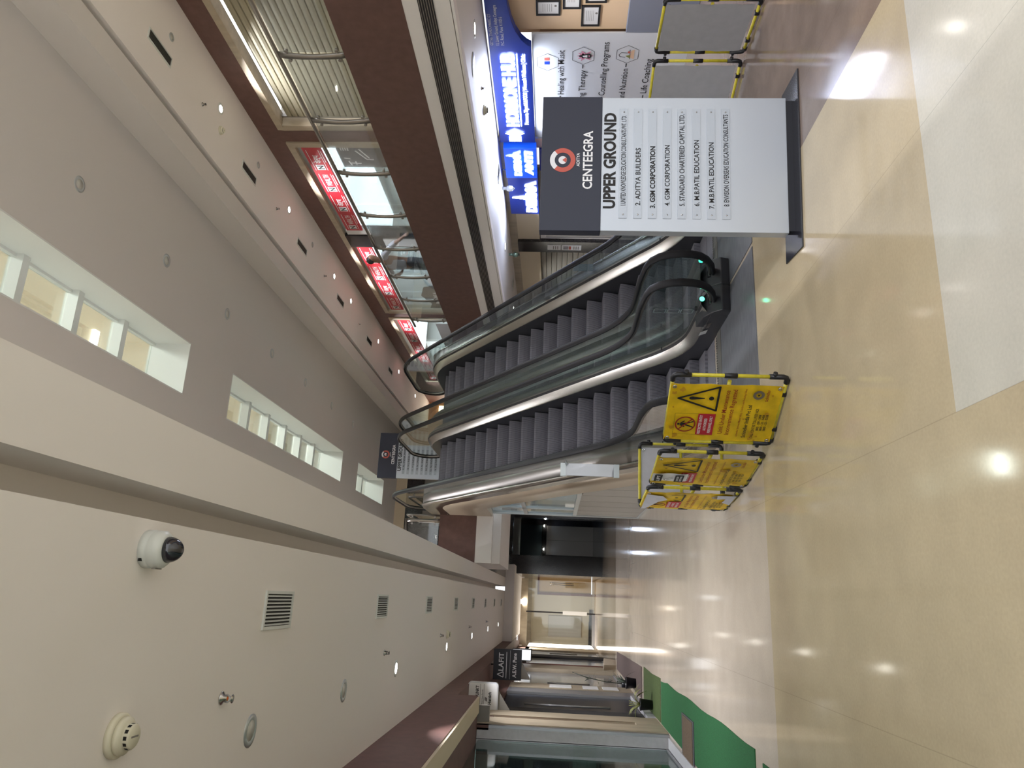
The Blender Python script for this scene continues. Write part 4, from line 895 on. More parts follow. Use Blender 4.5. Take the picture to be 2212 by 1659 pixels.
# ================================================================== PERSON (upper floor, seen from behind)
t = thing('person', 'person with dark hair in a light grey shirt leaning behind the upper glass', 'person', (7.05, 14.75, ZS))
me = bpy.data.meshes.new('body')
J = {'pel': (7.08, 14.95, 5.22), 'wst': (7.06, 14.93, 5.40), 'chs': (7.02, 14.80, 5.62), 'nck': (7.0, 14.66, 5.80), 'hd0': (6.99, 14.60, 5.90), 'hd1': (6.98, 14.55, 5.98), 'hd2': (6.98, 14.53, 6.05),
     'shR': (7.04, 14.52, 5.70), 'elR': (7.05, 14.02, 5.40), 'wrR': (7.05, 13.66, 5.10), 'haR': (7.05, 13.55, 5.02),
     'shL': (6.98, 15.05, 5.72), 'elL': (6.92, 15.36, 5.62), 'wrL': (6.95, 15.18, 5.42), 'haL': (6.98, 15.08, 5.38),
     'hpR': (7.08, 14.86, 5.16), 'knR': (7.05, 14.82, 4.80), 'anR': (7.1, 14.86, 4.40), 'ftR': (6.98, 14.78, 4.34),
     'hpL': (7.08, 15.06, 5.16), 'knL': (7.08, 15.12, 4.80), 'anL': (7.12, 15.16, 4.40), 'ftL': (7.02, 15.12, 4.34)}
RAD = {'pel': .135, 'wst': .125, 'chs': .15, 'nck': .062, 'hd0': .085, 'hd1': .10, 'hd2': .07, 'shR': .07, 'elR': .05, 'wrR': .034, 'haR': .03, 'shL': .07, 'elL': .05, 'wrL': .034, 'haL': .03, 'hpR': .095, 'knR': .07, 'anR': .048, 'ftR': .04, 'hpL': .095, 'knL': .07, 'anL': .048, 'ftL': .04}
names = list(J)
E_ = [('pel','wst'),('wst','chs'),('chs','nck'),('nck','hd0'),('hd0','hd1'),('hd1','hd2'),('chs','shR'),('shR','elR'),('elR','wrR'),('wrR','haR'),('chs','shL'),('shL','elL'),('elL','wrL'),('wrL','haL'),('pel','hpR'),('hpR','knR'),('knR','anR'),('anR','ftR'),('pel','hpL'),('hpL','knL'),('knL','anL'),('anL','ftL')]
vs = [J[n] for n in names]; es = [(names.index(a), names.index(b_)) for a, b_ in E_]; rs = [RAD[n] for n in names]
for hand, dirv in (('haR', Vector((0, -0.7, -0.7))), ('haL', Vector((0.1, -0.8, -0.3)))):
    dirv.normalize(); side_ = Vector((1, 0, 0)); p = Vector(J[hand])
    for k in range(5):
        off = side_*(0.024*(k-1.5)) if k < 4 else side_*(-0.04); ln = (0.05, 0.06, 0.058, 0.045, 0.03)[k]
        base = p + off*0.8 + dirv*(0.02 if k < 4 else -0.01); i0 = len(vs)
        vs += [tuple(base), tuple(base+dirv*ln*0.6+off*0.2), tuple(base+dirv*ln+Vector((0, 0, -0.012)))]; rs += [.011, .009, .008]; es += [(names.index(hand), i0), (i0, i0+1), (i0+1, i0+2)]
me.from_pydata(vs, es, []); o = link('body', me, t)
sk = o.modifiers.new('skin', 'SKIN'); sk.use_smooth_shade = True
for i, r in enumerate(rs): me.skin_vertices[0].data[i].radius = (r, r)
me.skin_vertices[0].data[0].use_root = True
o.modifiers.new('sub', 'SUBSURF').levels = 2; o.modifiers['sub'].render_levels = 2
M_SKIN = mat('brown_skin', (132, 98, 78), 0.55); me.materials.append(M_SKIN)
def shell(name, chain, rad, m_):
    mm = bpy.data.meshes.new(name); mm.from_pydata([Vector(c) for c in chain], [(i, i+1) for i in range(len(chain)-1)], []); q = link(name, mm, t)
    k_ = q.modifiers.new('skin', 'SKIN'); k_.use_smooth_shade = True
    for i, r in enumerate(rad): mm.skin_vertices[0].data[i].radius = r if isinstance(r, tuple) else (r, r)
    q.modifiers.new('sub', 'SUBSURF').levels = 2; q.modifiers['sub'].render_levels = 2; mm.materials.append(m_); return q
M_SHIRT = mat('light_grey_shirt', (176, 182, 196), 0.8, bump=0.3, bscale=25); M_TROU = mat('charcoal_trousers', (58, 64, 72), 0.8); M_HAIR = mat('black_hair', (24, 22, 24), 0.6)
def mp(a, b_, f_=0.5): return Vector(J[a]).lerp(Vector(J[b_]), f_)
shell('shirt', [mp('pel', 'wst', 0.1), J['wst'], J['chs'], mp('chs', 'nck', 0.75)], [(.155, .19), (.145, .18), (.16, .2), (.085, .09)], M_SHIRT)
shell('sleeve', [mp('chs', 'shR', .5), J['shR'], mp('shR', 'elR'), J['elR'], mp('elR', 'wrR', .35)], [.09, .09, .078, .07, .058], M_SHIRT)
shell('sleeve', [mp('chs', 'shL', .5), J['shL'], mp('shL', 'elL'), J['elL'], mp('elL', 'wrL', .3)], [.09, .09, .078, .068, .058], M_SHIRT)
for s in 'RL': shell('trouser_leg', [mp('pel', 'hp'+s, .3), J['hp'+s], J['kn'+s], mp('kn'+s, 'an'+s, .95)], [.15, .115, .09, .07], M_TROU)
shell('hair', [Vector(J['hd0'])+Vector((-.03, .03, .01)), Vector(J['hd1'])+Vector((-.02, .02, .015)), Vector(J['hd2'])+Vector((0, -.01, .015))], [.088, .108, .08], M_HAIR)

# ================================================================== LOWER RIGHT SHOPS
X8 = 8.05
b = MB(); b.box(X8, 11.62, 2.35, X8+0.2, 40, ZL); b.box(X8, 22.5, 0, X8+0.2, 40, 2.4); b.mi = 1; b.box(X8-0.01, 11.75, 2.85, X8, 22, ZL)
b.mi = 2; b.box(10.4, YB, 0, 10.5, 11.7, ZL); b.box(X8+0.15, 11.62, 0, 10.4, 11.72, 2.35)
struct('wall_lower_right', b, [M_BEIGE, M_WOOD, M_PEACH], 'lintel and walls around the lower right shops')
tag(MB().box(X8+0.02, 11.66, 0, X8+0.06, 12.0, 2.36).build('peach_panel', M_PEACH), 'narrow peach wall panel left of the poster window', 'wall panel')
# poster window with lettering
t = thing('poster_window', 'white poster window listing therapy services behind the barriers', 'poster window', (X8, 10.3, 0))
MB().box(X8, 9.08, 0.0, X8+0.03, 11.62, 2.355).build('panel', mat('white_vinyl', (214, 216, 220), 0.3), t)
MB().box(X8-0.02, 11.6, 0, X8+0.04, 11.66, 2.355).build('frame', M_ALU, t)
pl = Plane2((X8, 11.62, 0), (0, -1, 0), (0, 0, 1), 0.004)
m = MB()
for s_, ur, z, w_ in (('Healing with Music', 2.19, 1.862, 1.02), ('Reading Therapy', 1.75, 1.52, 1.0), ('Counselling Programs', 2.36, 1.19, 1.22), ('Diet and Nutrition', 1.78, 0.86, 1.0), ('Life Coaching', 2.0, 0.515, 0.80)):
    pl.text(m, s_, ur-w_, z, w_, 0.105, 0.004)
for u, z in ((1.12, 1.92), (1.10, 1.23), (1.14, 0.56)): pl.line(m, (u-0.07, z), (u+0.01, z), 0.016)
for u, z in ((1.79, 1.57), (1.82, 0.9)): pl.line(m, (u, z), (u+0.08, z), 0.016)
m.build('lettering', M_INK, t)
m = MB()
def hexa(u, z, r=0.19):
    P_ = [(u+r*math.cos(math.radians(60*k)), z+r*math.sin(math.radians(60*k))*1.0) for k in range(6)]
    for a, b_ in zip(P_, P_[1:]+P_[:1]): pl.line(m, a, b_, 0.007)
for u, z in ((2.07, 1.57), (2.1, 0.9), (0.86, 1.92), (0.84, 1.23), (0.88, 0.56), (1.93, 2.12)): hexa(u, z)
m.build('hexagon_frames', M_INK, t)
m = MB()
for a in (-60, -30, 0, 30, 60, 130, 230, 180):
    c, s_ = math.cos(math.radians(a+90)), math.sin(math.radians(a+90)); pl.poly(m, [(2.07, 1.54), (2.07+0.05*c-0.03*s_, 1.54+0.05*s_+0.03*c), (2.07+0.13*c, 1.54+0.13*s_), (2.07+0.05*c+0.03*s_, 1.54+0.05*s_-0.03*c)])
m.mi = 1; pl.disc(m, 2.07, 1.62, 0.018, 2); pl.poly(m, [(2.05, 1.60), (2.09, 1.60), (2.12, 1.5), (2.02, 1.5)], 2); pl.ring(m, 2.07, 1.50, 0.03, 0.055, 180, 360, 2); m.mi = 2; pl.poly(m, [(2.06, 1.58), (2.08, 1.58), (2.10, 1.51), (2.04, 1.51)], 3)
m.build('lotus_picture', [M_PINK2, M_INK, M_PAPER], t)
m = MB()
pl.poly(m, [(2.0, 0.80), (2.2, 0.80), (2.18, 0.85), (2.03, 0.86)]); m.mi = 1
for q in (((2.04, 0.93), (2.05, 1.01)), ((2.13, 0.9), (2.14, 1.0)), ((2.05, 1.01), (2.09, 1.03)), ((2.09, 1.03), (2.13, 1.0)), ((2.0, 0.86), (2.2, 0.87))): pl.line(m, *q, 0.009)
m.mi = 2; pl.poly(m, [(2.02, 0.86), (2.07, 0.93), (2.10, 0.86)], 2); m.mi = 3; pl.disc(m, 2.15, 0.88, 0.022, 2)
m.build('diet_picture', [M_PEACH, M_INK, M_PLANT, M_LOGOR], t)
m = MB(); pl.rect(m, 1.88, 2.09, 1.95, 2.17); m.mi = 1; pl.rect(m, 1.97, 2.09, 2.03, 2.17); m.build('app_icons', [M_BLUE, M_LOGOR], t)
m = MB(); pl.rect(m, 0.7, 1.2, 0.9, 1.29); m.build('small_picture', [M_LOGOR], t)
# clinic interior, certificates, counter
b = MB(); b.box(X8+0.06, YB, 0.0, X8+0.12, 9.06, 2.9); struct('wall_clinic', b, M_TANW, 'tan wall of the clinic right of the poster window')
tag(MB().box(X8-0.02, YB, 0.0, X8+0.05, 9.05, 0.97).build('reception_counter', M_GREYBL, None, 0.01), 'slate blue counter front below the framed certificates', 'counter')
xc_ = X8+0.06
for k, (ya, yb_, za, zb_, lab) in enumerate(((8.50, 8.78, 1.93, 2.28, 'upper left of the group'), (8.18, 8.66, 1.64, 1.90, 'landscape one in the middle'), (8.60, 8.99, 1.36, 1.63, 'lowest and leftmost'), (8.02, 8.55, 1.28, 1.58, 'lower right, cut by the view edge'), (7.9, 8.43, 1.93, 2.28, 'upper right, outside the view'))):
    if k == 4: continue
    t = thing('framed_certificate', 'dark framed certificate on the tan wall, %s' % lab, 'certificate', (xc_, (ya+yb_)/2, za), 'framed certificates')
    m = MB(); w_ = 0.028
    m.box(xc_-0.02, ya, za, xc_, ya+w_, zb_); m.box(xc_-0.02, yb_-w_, za, xc_, yb_, zb_); m.box(xc_-0.02, ya+w_, za, xc_, yb_-w_, za+w_); m.box(xc_-0.02, ya+w_, zb_-w_, xc_, yb_-w_, zb_); m.build('frame', M_INK, t)
    s_ = MB().box(xc_-0.008, ya+w_, za+w_, xc_, yb_-w_, zb_-w_).build('sheet', M_PAPER, t)
    p2 = Plane2((xc_-0.008, yb_, za), (0, -1, 0), (0, 0, 1), 0.002); m = MB(); L = yb_-ya; H = zb_-za
    for q in range(5): p2.rect(m, L*0.25, H*(0.35+0.09*q), L*0.75, H*(0.365+0.09*q))
    p2.disc(m, L*0.62, H*0.2, 0.018); m.build('print', M_GREYB, s_)
# blue shop signs
t = thing('shop_sign', 'long blue sign with blown-out white letters above the poster window', 'shop sign', (7.95, 10, 2.36), 'lit blue shop signs')
prof = [(11.64, 2.36), (9.22, 2.36), (9.18, 2.42), (9.08, 2.50), (8.9, 2.58), (8.7, 2.63), (8.4, 2.67), (7.0, 2.70), (7.0, 2.99), (11.64, 2.99)]
MB().prism(prof, 7.93, 8.05, 'X').build('face', M_BLUE, t, 0.006)
pl = Plane2((7.93, 11.64, 2.36), (0, -1, 0), (0, 0, 1), 0.012)
m = MB(); pl.text(m, 'HORMONE HUB', 0.50, 0.27, 1.80, 0.21, 0.05, 1.5); pl.rect(m, 0.5, 0.215, 2.28, 0.235); pl.text(m, 'Hormone, Thyroid & PCOS | Women\u2019s Wellness | Clinic', 0.55, 0.10, 1.72, 0.065, 0.03)
m.build('lit_lettering', M_LET, t)
m = MB(); pl.poly(m, [(0.30, 0.18), (0.42, 0.35), (0.30, 0.52), (0.18, 0.35)], 1.5); pl.rect(m, 0.06, 0.24, 0.2, 0.46, 1.2); m.build('lit_emblem', M_LET, t)
m = MB(); pl.text(m, 'GST No. 27AADCH4600C1ZT', 2.46, 0.565, 0.62, 0.045, 0.0, 0.3); pl.text(m, '13, Lower Ground, Aditya Centeegra', 2.46, 0.475, 0.78, 0.05, 0.01, 0.3); pl.text(m, 'F.C. Road, Pune 411016', 2.46, 0.40, 0.56, 0.05, 0.01, 0.3); m.build('address_lettering', M_LETO, t)
area(t, (7.86, 10.4, 2.6), 60, 0.2, (214, 226, 255), rot=(0, math.radians(115), 0), shape='RECTANGLE', size_y=1.9); area(t, (7.9, 10.4, 2.34), 14, 0.1, (225, 236, 255), rot=(0, math.radians(-14), 0), shape='RECTANGLE', size_y=2.0)
t = thing('shop_sign', 'lit blue square sign left of the long blue sign', 'shop sign', (7.9, 12.2, 2.35), 'lit blue shop signs')
MB().box(7.86, 11.72, 2.34, 8.0, 12.70, 2.94).build('face', mat('bright_blue_face', (24, 84, 220), 0.3, emit=(24, 84, 220), estr=0.6), t, 0.005)
pl = Plane2((7.86, 12.70, 2.34), (0, -1, 0), (0, 0, 1), 0.012); m = MB(); pl.text(m, 'DERMA', 0.1, 0.30, 0.82, 0.13, 0.07); pl.text(m, 'ANTI', 0.12, 0.08, 0.76, 0.14, 0.07, slant=0.2); pl.poly(m, [(0.72, 0.4), (0.80, 0.4), (0.77, 0.57)]); m.build('lit_lettering', M_LET, t)
MB().tube([(7.95, 12.55, 2.94), (7.95, 12.55, ZL)], 0.012).build('hanger', M_CHROME, t)
t = thing('shop_sign', 'lit deep blue sign farther left with a tall white spike mark', 'shop sign', (7.95, 13.4, 2.35), 'lit blue shop signs')
MB().box(7.9, 12.74, 2.33, 8.03, 14.17, 2.93).build('face', M_BLUE, t, 0.005)
pl = Plane2((7.9, 14.17, 2.33), (0, -1, 0), (0, 0, 1), 0.012); m = MB(); pl.text(m, 'DERMA', 0.1, 0.06, 1.2, 0.2, 0.08); pl.poly(m, [(0.6, 0.2), (0.76, 0.2), (0.70, 0.54), (0.67, 0.54)]); m.build('lit_lettering', M_LET, t)
area(t, (7.8, 13.2, 2.6), 26, 0.2, (200, 215, 255), rot=(0, math.radians(115), 0), shape='RECTANGLE', size_y=1.2)
tag(MB().box(8.03, 11.98, 1.4, 8.06, 12.7, 2.3).build('blue_panel', M_BLUED), 'dark blue panel below the square blue sign', 'panel')
# shutters, pilaster, notices
tag(MB().box(7.98, 15.6, 0, 8.25, 16.12, 2.86).build('pilaster', M_GRAN), 'dark granite pilaster between the lower right shutters', 'pilaster')
shutter('grey ribbed shutter behind the right escalator', 8.14, 16.2, 22.3, 0, 2.84, M_SHUT, 0.13)
shutter('narrow grey shutter between the blue sign and the white door', 8.14, 12.75, 15.2, 0, 2.84, M_SHUT, 0.13)
t = thing('shop_door', 'white framed glass door beside the dark pilaster', 'door', (8.1, 15.4, 0)); MB().box(8.06, 15.24, 0, 8.1, 15.58, 2.33).build('frame', M_WHITE, t); MB().box(8.05, 15.30, 0.1, 8.06, 15.5, 2.2).build('leaf', M_SILVER, t)
for k, (za, zb_) in enumerate(((1.86, 2.17), (1.38, 1.84))):
    t = thing('paper_notice', '%s white notice on the dark pilaster' % ('upper small' if k == 0 else 'lower long'), 'notice', (7.975, 15.9, za), 'notices on the dark pilaster'); MB().box(7.972, 15.75, za, 7.98, 15.99, zb_).build('sheet', M_PAPER, t)
    p2 = Plane2((7.972, 15.99, za), (0, -1, 0), (0, 0, 1), 0.002); m = MB()
    for q in range(3): p2.rect(m, 0.04, 0.06+0.05*q, 0.2, 0.08+0.05*q)
    if k: m.mi = 1; p2.rect(m, 0.04, 0.24, 0.2, 0.29); m.mi = 2; p2.rect(m, 0.05, 0.3, 0.1, 0.42); p2.rect(m, 0.14, 0.3, 0.19, 0.42)
    m.build('print', [M_GREYB, M_LOGOR, M_NAVY], t)
def ptz(x, y, label, m_):
    t = thing('security_camera', label, 'security camera', (x, y, ZL), 'small cameras on the low right ceiling')
    MB().tube([(x, y, ZL), (x, y, ZL-0.1)], 0.03).build('stem', m_, t); MB().lathe([(0.0, -0.09), (0.05, -0.06), (0.06, 0.0), (0.045, 0.05), (0.0, 0.06)], (x, y, ZL-0.14), n=18).build('head', m_, t); MB().lathe([(0.0, -0.02), (0.025, -0.018), (0.028, 0.0)], (x-0.02, y-0.03, ZL-0.225), n=12).build('lens', M_DOME, t)
ptz(7.75, 12.9, 'white ball camera hanging in front of the blue signs', M_CAMW)
ptz(7.5, 15.3, 'silver green camera hanging near the dark pilaster', mat('silver_green', (150, 180, 170), 0.2, 0.7))

# ================================================================== LEFT SHOPS
t = thing('glass_shopfront', 'near left glass shopfront with metal frame', 'shopfront', (-2.1, 9, 0))
MB().box(-2.10, YB, 0.06, -2.085, 12.3, 2.9).build('pane', M_GLG, t); MB().box(-2.12, YB, 0, -2.06, 12.3, 0.06).build('bottom_rail', M_SILVER, t)
MB().box(-2.05, YB, 0.0, -1.90, 12.25, 0.035).build('threshold', M_MARBLE, t)
b = MB(); b.box(-2.9, 12.36, 0, -2.29, 12.46, 2.93); b.mi = 1; b.box(-2.29, 12.35, 0, -2.08, 12.46, 2.93); b.mi = 2; b.box(-6, 12.4, 0, -2.9, 12.5, 2.93)
struct('wall_shop', b, [M_GREYB, M_MARBLE2, M_PAINT_G], 'end wall of the near left shop seen through its glass')
m = MB(); m.box(-2.6, 12.33, 1.1, -2.1, 12.35, 1.45); tag(m.build('green_band', mat('green_glass_band', (120, 142, 134), 0.3)), 'pale green band on the end wall inside the near left shop', 'panel')
m = MB()
for z0, z1 in ((2.2, 2.75), (1.5, 2.05), (0.5, 1.05)): m.box(-2.75, 12.335, z0, -2.33, 12.36, z1)
tag(m.build('shop_door_panels', M_NAVYD), 'dark door panels inside the near left shop', 'door')
m = MB(); m.box(-2.07, 12.35, 0, -1.92, 12.46, 2.93); struct('trim_8', m, M_MARBLE, 'grey marble jamb at the end of the near left shopfront')
b = MB(); b.box(-1.92, 12.36, 0, -1.88, 12.47, 2.93); struct('trim_9', b, M_SILVER, 'silver corner strip beside the marble jamb')
b = MB(); b.box(-1.95, 12.47, 0, -1.86, 13.08, 3.3); b.box(-1.95, 13.34, 0, -1.86, 13.9, 3.3); b.box(-1.95, 13.08, 0, -1.86, 13.34, 0.42); b.mi = 1; b.box(-1.95, 13.08, 0.42, -1.93, 13.34, 3.3)
struct('trim_10', b, [M_WOOD, M_MAROON], 'beige stone pier with a maroon inlay between the left shops', 0.008)
b = MB()
b.box(-1.98, 14.0, 0, -1.91, 14.75, 2.75); b.mi = 1; b.box(-1.95, 16.9, 0, -1.88, 17.65, 2.75); b.mi = 2; b.box(-1.95, 17.7, 0, -1.87, 18.6, 2.75); b.mi = 3; b.box(-1.95, 22.3, 0, -1.85, 23.6, 2.9); b.mi = 4; b.box(-1.95, 23.6, 0, -1.86, 24.2, 2.9)
b.mi = 0; b.box(-1.95, 27.3, 0, -1.88, 28.4, 2.9); b.mi = 3; b.box(-1.95, 31.0, 0, -1.88, 32.4, 2.9); b.mi = 1; b.box(-1.95, 28.4, 0, -1.9, 28.7, 2.9)
struct('trim_11', b, [M_SLOTD, M_SILVER, M_WOOD, M_WOOD, M_MAROON], 'door frames and piers along the far left shops')
o = MB().box(-1.97, 14.78, 0.14, -1.93, 16.86, 2.72).build('door_2', M_NAVYD); o['kind'] = 'structure'; o['category'] = 'door'; o['label'] = 'dark navy shop door on the left'
MB().tube([(-1.88, 15.0, 0.7), (-1.88, 15.0, 2.3)], 0.02).build('door_handle', M_SILVER, o)
def shop_glass(label, y0, y1, m_, handle=None, txt=None):
    t = thing('glass_door', label, 'glass door', (-1.95, (y0+y1)/2, 0), 'glass fronts of the far left shops')
    MB().box(-1.96, y0, 0.02, -1.945, y1, 2.75).build('pane', m_, t)
    MB().box(-1.98, y0, 0, -1.92, y1, 0.1).build('bottom_rail', M_SILVER, t)
    if handle: MB().tube([(-1.88, handle, 0.9), (-1.88, handle, 1.9)], 0.018).build('pull_handle', M_STEELB, t)
    if txt:
        m = MB(); p2 = Plane2((-1.944, txt, 1.25), (0, 0, 1), (0, 1, 0), 0.003); p2.text(m, 'FURNITURE FITTINGS', 0, 0, 1.2, 0.25, 0.01); m.build('lettering', M_PAPER, t)
    return t
M_GF = mat('grey_filmed_pane', (118, 124, 132), 0.12, 0.1); M_GF2 = mat('pale_filmed_pane', (150, 156, 164), 0.15, 0.1)
shop_glass('grey filmed glass door with pale letters behind the black hanging sign', 18.75, 22.25, M_GF, 18.9, 19.6)
shop_glass('pale glass door beyond the beige pier on the left', 24.3, 27.2, M_GF2)
shop_glass('farthest narrow glass door on the left wall', 28.75, 30.9, M_GF2, 29)
b = MB(); b.box(-2.5, 13.9, 0, -2.4, 33, 3.2); struct('wall_shops_back', b, M_GREYB, 'dim back of the far left shops')
for k, (y, z) in enumerate(((18.1, 1.35), (18.1, 0.75), (18.1, 0.3))):
    tag(MB().box(-1.868, 17.85, z, -1.86, 18.45, z+(0.5 if k == 0 else 0.35)).build('paper_sheet', M_PAPER), 'paper notice on the beige pier behind the plants, %s from the top' % ORD[k].replace('nearest', 'first'), 'notice', 'notices on the beige pier')
# fascia niche above the white hanging sign, its shade put in as a black strip
tag(MB().box(-1.9, 13.4, 3.28, -1.47, 13.44, 3.40).build('niche_shade', M_BLACK), 'narrow black strip for the shaded niche above the white hanging sign', 'niche')
tag(MB().box(-1.86, 12.5, 2.76, -1.62, 12.62, 3.26).build('grey_box', M_GREYB, None, 0.006), 'grey metal box on the beige pier beside the white hanging sign', 'box')
# hanging signs
def rrect(x0, z0, x1, z1, r, n=6):
    out = []
    for cx, cz, a0 in ((x1-r, z1-r, 0), (x0+r, z1-r, 90), (x0+r, z0+r, 180), (x1-r, z0+r, 270)):
        for k in range(n+1): a = math.radians(a0+90*k/n); out.append((cx+r*math.cos(a), cz+r*math.sin(a)))
    return out
t = thing('hanging_sign', 'white rounded projecting sign with two black company names on the left wall', 'sign', (-1.65, 13.9, 3.24), 'projecting signs on the left wall')
MB().prism(rrect(-1.90, 2.725, -1.42, 3.26, 0.06), 13.85, 13.95, 'Y').build('box', mat('white_sign_box', (206, 208, 214), 0.35), t, 0.004)
MB().prism(rrect(-1.88, 2.745, -1.44, 3.24, 0.05), 13.845, 13.85, 'Y').build('face', M_PAPER, t)
pl = Plane2((-1.90, 13.845, 2.725), (1, 0, 0), (0, 0, 1), 0.003); m = MB()
pl.text(m, 'BLAUPUNKT', 0.09, 0.34, 0.33, 0.055, 0.03); pl.text(m, 'Hettich', 0.12, 0.12, 0.2, 0.055, 0.03); pl.text(m, 'Smart Home Security', 0.12, 0.265, 0.24, 0.022, 0.01)
for z in (0.245, 0.31): pl.rect(m, 0.03, z, 0.45, z+0.005)
pl.poly(m, [(0.16, 0.19), (0.22, 0.19), (0.24, 0.205), (0.18, 0.205)]); pl.poly(m, [(0.17, 0.213), (0.23, 0.213), (0.25, 0.228), (0.19, 0.228)]); m.mi = 1; pl.disc(m, 0.055, 0.365, 0.022); m.build('lettering', [M_INK, mat('light_blue_dot', (110, 160, 205), 0.5)], t)
MB().prism([(-1.88, 2.5), (-1.88, 2.725), (-1.55, 2.725)], 13.88, 13.92, 'Y').build('bracket', M_GREYB, t)
t = thing('hanging_sign', 'black projecting sign with a white triangle mark farther along the left wall', 'sign', (-1.5, 18.55, 3.2), 'projecting signs on the left wall')
MB().box(-1.83, 18.5, 2.52, -1.15, 18.6, 3.18).build('box', mat('black_sign_face', (34, 35, 44), 0.4), t, 0.004)
MB().tube([(-1.5, 18.55, 3.18), (-1.5, 18.55, 3.3)], 0.015).build('hanger', M_BLACK, t)
pl = Plane2((-1.83, 18.5, 2.52), (1, 0, 0), (0, 0, 1), 0.003); m = MB(); pl.text(m, 'LAFIT', 0.20, 0.42, 0.40, 0.12, 0.015); pl.text(m, 'A.E.W. Pune', 0.06, 0.12, 0.54, 0.085, 0.04); pl.rect(m, 0.04, 0.345, 0.62, 0.36); pl.rect(m, 0.02, 0.265, 0.66, 0.27)
for a, b_ in (((0.06, 0.42), (0.12, 0.56)), ((0.12, 0.56), (0.18, 0.42)), ((0.06, 0.42), (0.18, 0.42))): pl.line(m, a, b_, 0.018)
m.build('lettering', M_LETO, t)
MB().prism([(-1.8, 2.30), (-1.8, 2.52), (-1.4, 2.52)], 18.53, 18.57, 'Y').build('bracket', M_GREYB, t)
t = thing('hanging_sign', 'white lit projecting sign box beyond the black one', 'sign', (-1.6, 24, 3.0), 'projecting signs on the left wall')
MB().box(-1.96, 24.1, 2.6, -1.8, 24.2, 2.9).build('wall_arm', M_GREYB, t)
MB().box(-1.80, 24.0, 2.44, -1.46, 24.3, 3.02).build('box', M_SLOTD, t); MB().box(-1.78, 23.985, 2.46, -1.48, 24.0, 3.0).build('face', lamp_mat('sign_box_glow', (240, 244, 248), 1.1), t)
# carpets and mats
def mat_poly(name, label, cat, pts, m_, h, group=None):
    return tag(MB().prism(pts, 0.0, h, 'Z').build(name, m_), label, cat, group)
wv = [(-1.17+0.012*math.sin(y*3.1)-(0.03 if y > 12.5 else 0), y) for y in arange(7.25, 13.2, 0.35)]
mat_poly('carpet_runner', 'long bright green carpet runner along the left shopfronts', 'carpet', [(-1.9, 7.25)]+wv+[(-1.84, 13.2)], M_GREEN, 0.008, 'green carpet runners')
mat_poly('carpet_runner', 'green carpet runner at the bottom left edge of the view', 'carpet', [(-1.9, 1.0), (-1.2, 1.0), (-1.24, 7.0), (-1.9, 7.0)], M_GREEN, 0.008, 'green carpet runners')
mat_poly('carpet_runner', 'olive green carpet runner with the potted plants on it', 'carpet', [(-1.84, 13.28), (-1.16, 13.28), (-1.19, 14.4), (-1.17, 15.65), (-1.84, 15.65)], M_OLIVE, 0.008, 'green carpet runners')
mat_poly('floor_mat', 'brown floor mat beyond the green carpets', 'mat', [(-1.8, 16.0), (-1.2, 16.0), (-1.25, 19.5), (-1.3, 22.1), (-1.75, 22.1)], M_BMAT, 0.008)
t = thing('doormat', 'brown ribbed doormat on the green carpet', 'doormat', (-1.65, 10.7, 0.008)); MB().box(-1.92, 10.22, 0.008, -1.39, 11.12, 0.016).build('edge', M_DMATE, t); MB().box(-1.9, 10.3, 0.016, -1.41, 11.03, 0.022).build('pile', M_DMAT, t)
tag(MB().box(-1.92, 13.95, 0, -1.845, 16.9, 0.14).build('shop_step', M_MARBLE), 'grey stone step before the navy door', 'step')
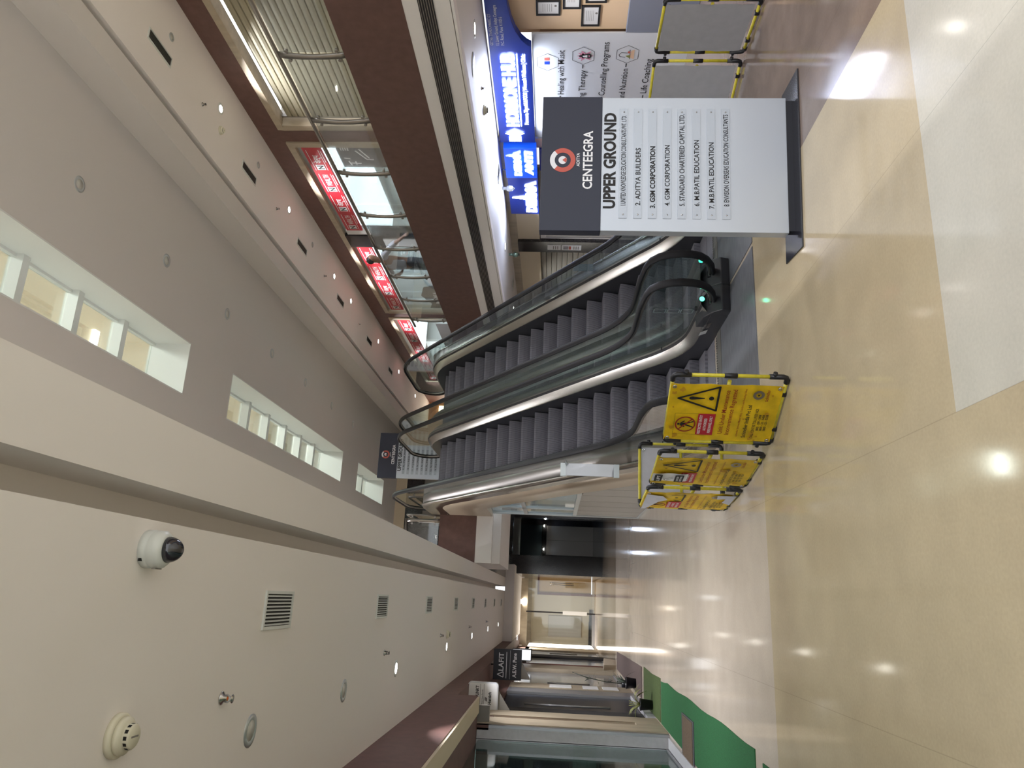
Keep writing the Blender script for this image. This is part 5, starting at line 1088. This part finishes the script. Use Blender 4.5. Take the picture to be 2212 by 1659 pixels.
# plants
def leaf(mb, p, d, up, ln, w, droop):
    rows = []; d = Vector(d).normalized(); s = d.cross(Vector((0, 0, 1))); s = s.normalized() if s.length > .1 else Vector((1, 0, 0))
    for k in range(7):
        q = k/6; c = Vector(p)+d*ln*q+Vector((0, 0, up*q-droop*q*q)); ww = w*math.sin(math.pi*min(1, 0.12+q*0.9))
        rows.append([c-s*ww, c+Vector((0, 0, -0.15*ww)), c+s*ww])
    mb.strip(rows)
def plant(label, x, y, z, r, h, leaves, m_, seed):
    t = thing('potted_plant', label, 'potted plant', (x, y, z), 'potted plants on the carpet'); q = random.Random(seed)
    MB().lathe([(r*0.78, 0), (r, h), (r*1.06, h), (r*1.06, h+0.012), (r*0.9, h+0.012), (r*0.88, h-0.02), (0.0, h-0.02)], (x, y, z), n=24).build('pot', M_POT, t)
    m = MB()
    for k in range(leaves):
        a = q.uniform(-0.6, 3.6); leaf(m, (x, y, z+h), (math.cos(a), math.sin(a)*0.7, 0.2), q.uniform(0.2, 0.45), q.uniform(0.22, 0.4), q.uniform(0.015, 0.035), q.uniform(0.15, 0.55))
    m.build('leaves', m_, t)
    m = MB()
    for k in range(3): m.tube([(x, y, z+h-0.02), (x+q.uniform(-.05, .05), y+q.uniform(-.05, .05), z+h+0.2)], 0.007, 6)
    m.build('stems', m_, t)
plant('black pot with drooping yellow green leaves on the olive carpet', -1.70, 14.3, 0.008, 0.10, 0.21, 11, M_PLANT, 3)
plant('black pot with sparse dry stems at the edge of the brown mat', -1.62, 17.1, 0.008, 0.12, 0.2, 5, M_PLANT2, 8)
t = thing('tall_plant', 'thin tall plant with wiry dark leaves before the grey glass door', 'plant', (-1.82, 18.9, 0)); m = MB(); q = random.Random(5)
m.tube([(-1.82, 18.9, 0.0), (-1.80, 18.95, 0.5), (-1.74, 19.1, 0.95), (-1.66, 19.4, 1.3)], 0.010, 6); m.build('stem', M_PLANT2, t); m = MB()
for k in range(12): leaf(m, (-1.79+0.04*q.random(), 18.95+0.1*q.random(), 0.35+0.6*q.random()), (q.uniform(-.4, 1), q.uniform(-1, 1), 0), q.uniform(0.05, 0.2), q.uniform(0.1, 0.22), 0.012, 0.1)
m.build('leaves', M_PLANT2, t); MB().lathe([(0.08, 0), (0.1, 0.15), (0.09, 0.15), (0.0, 0.13)], (-1.82, 18.9, 0)).build('pot', M_POT, t)
t = thing('storage_tub', 'cream tub standing against the beige pier on the left', 'tub', (-1.72, 22.6, 0)); m = MB(); m.lathe([(0.13, 0), (0.16, 0.3), (0.165, 0.34), (0.15, 0.34), (0.12, 0.02), (0, 0.02)], (-1.68, 22.6, 0), n=4); m.build('bin', M_TUB, t, 0.02)
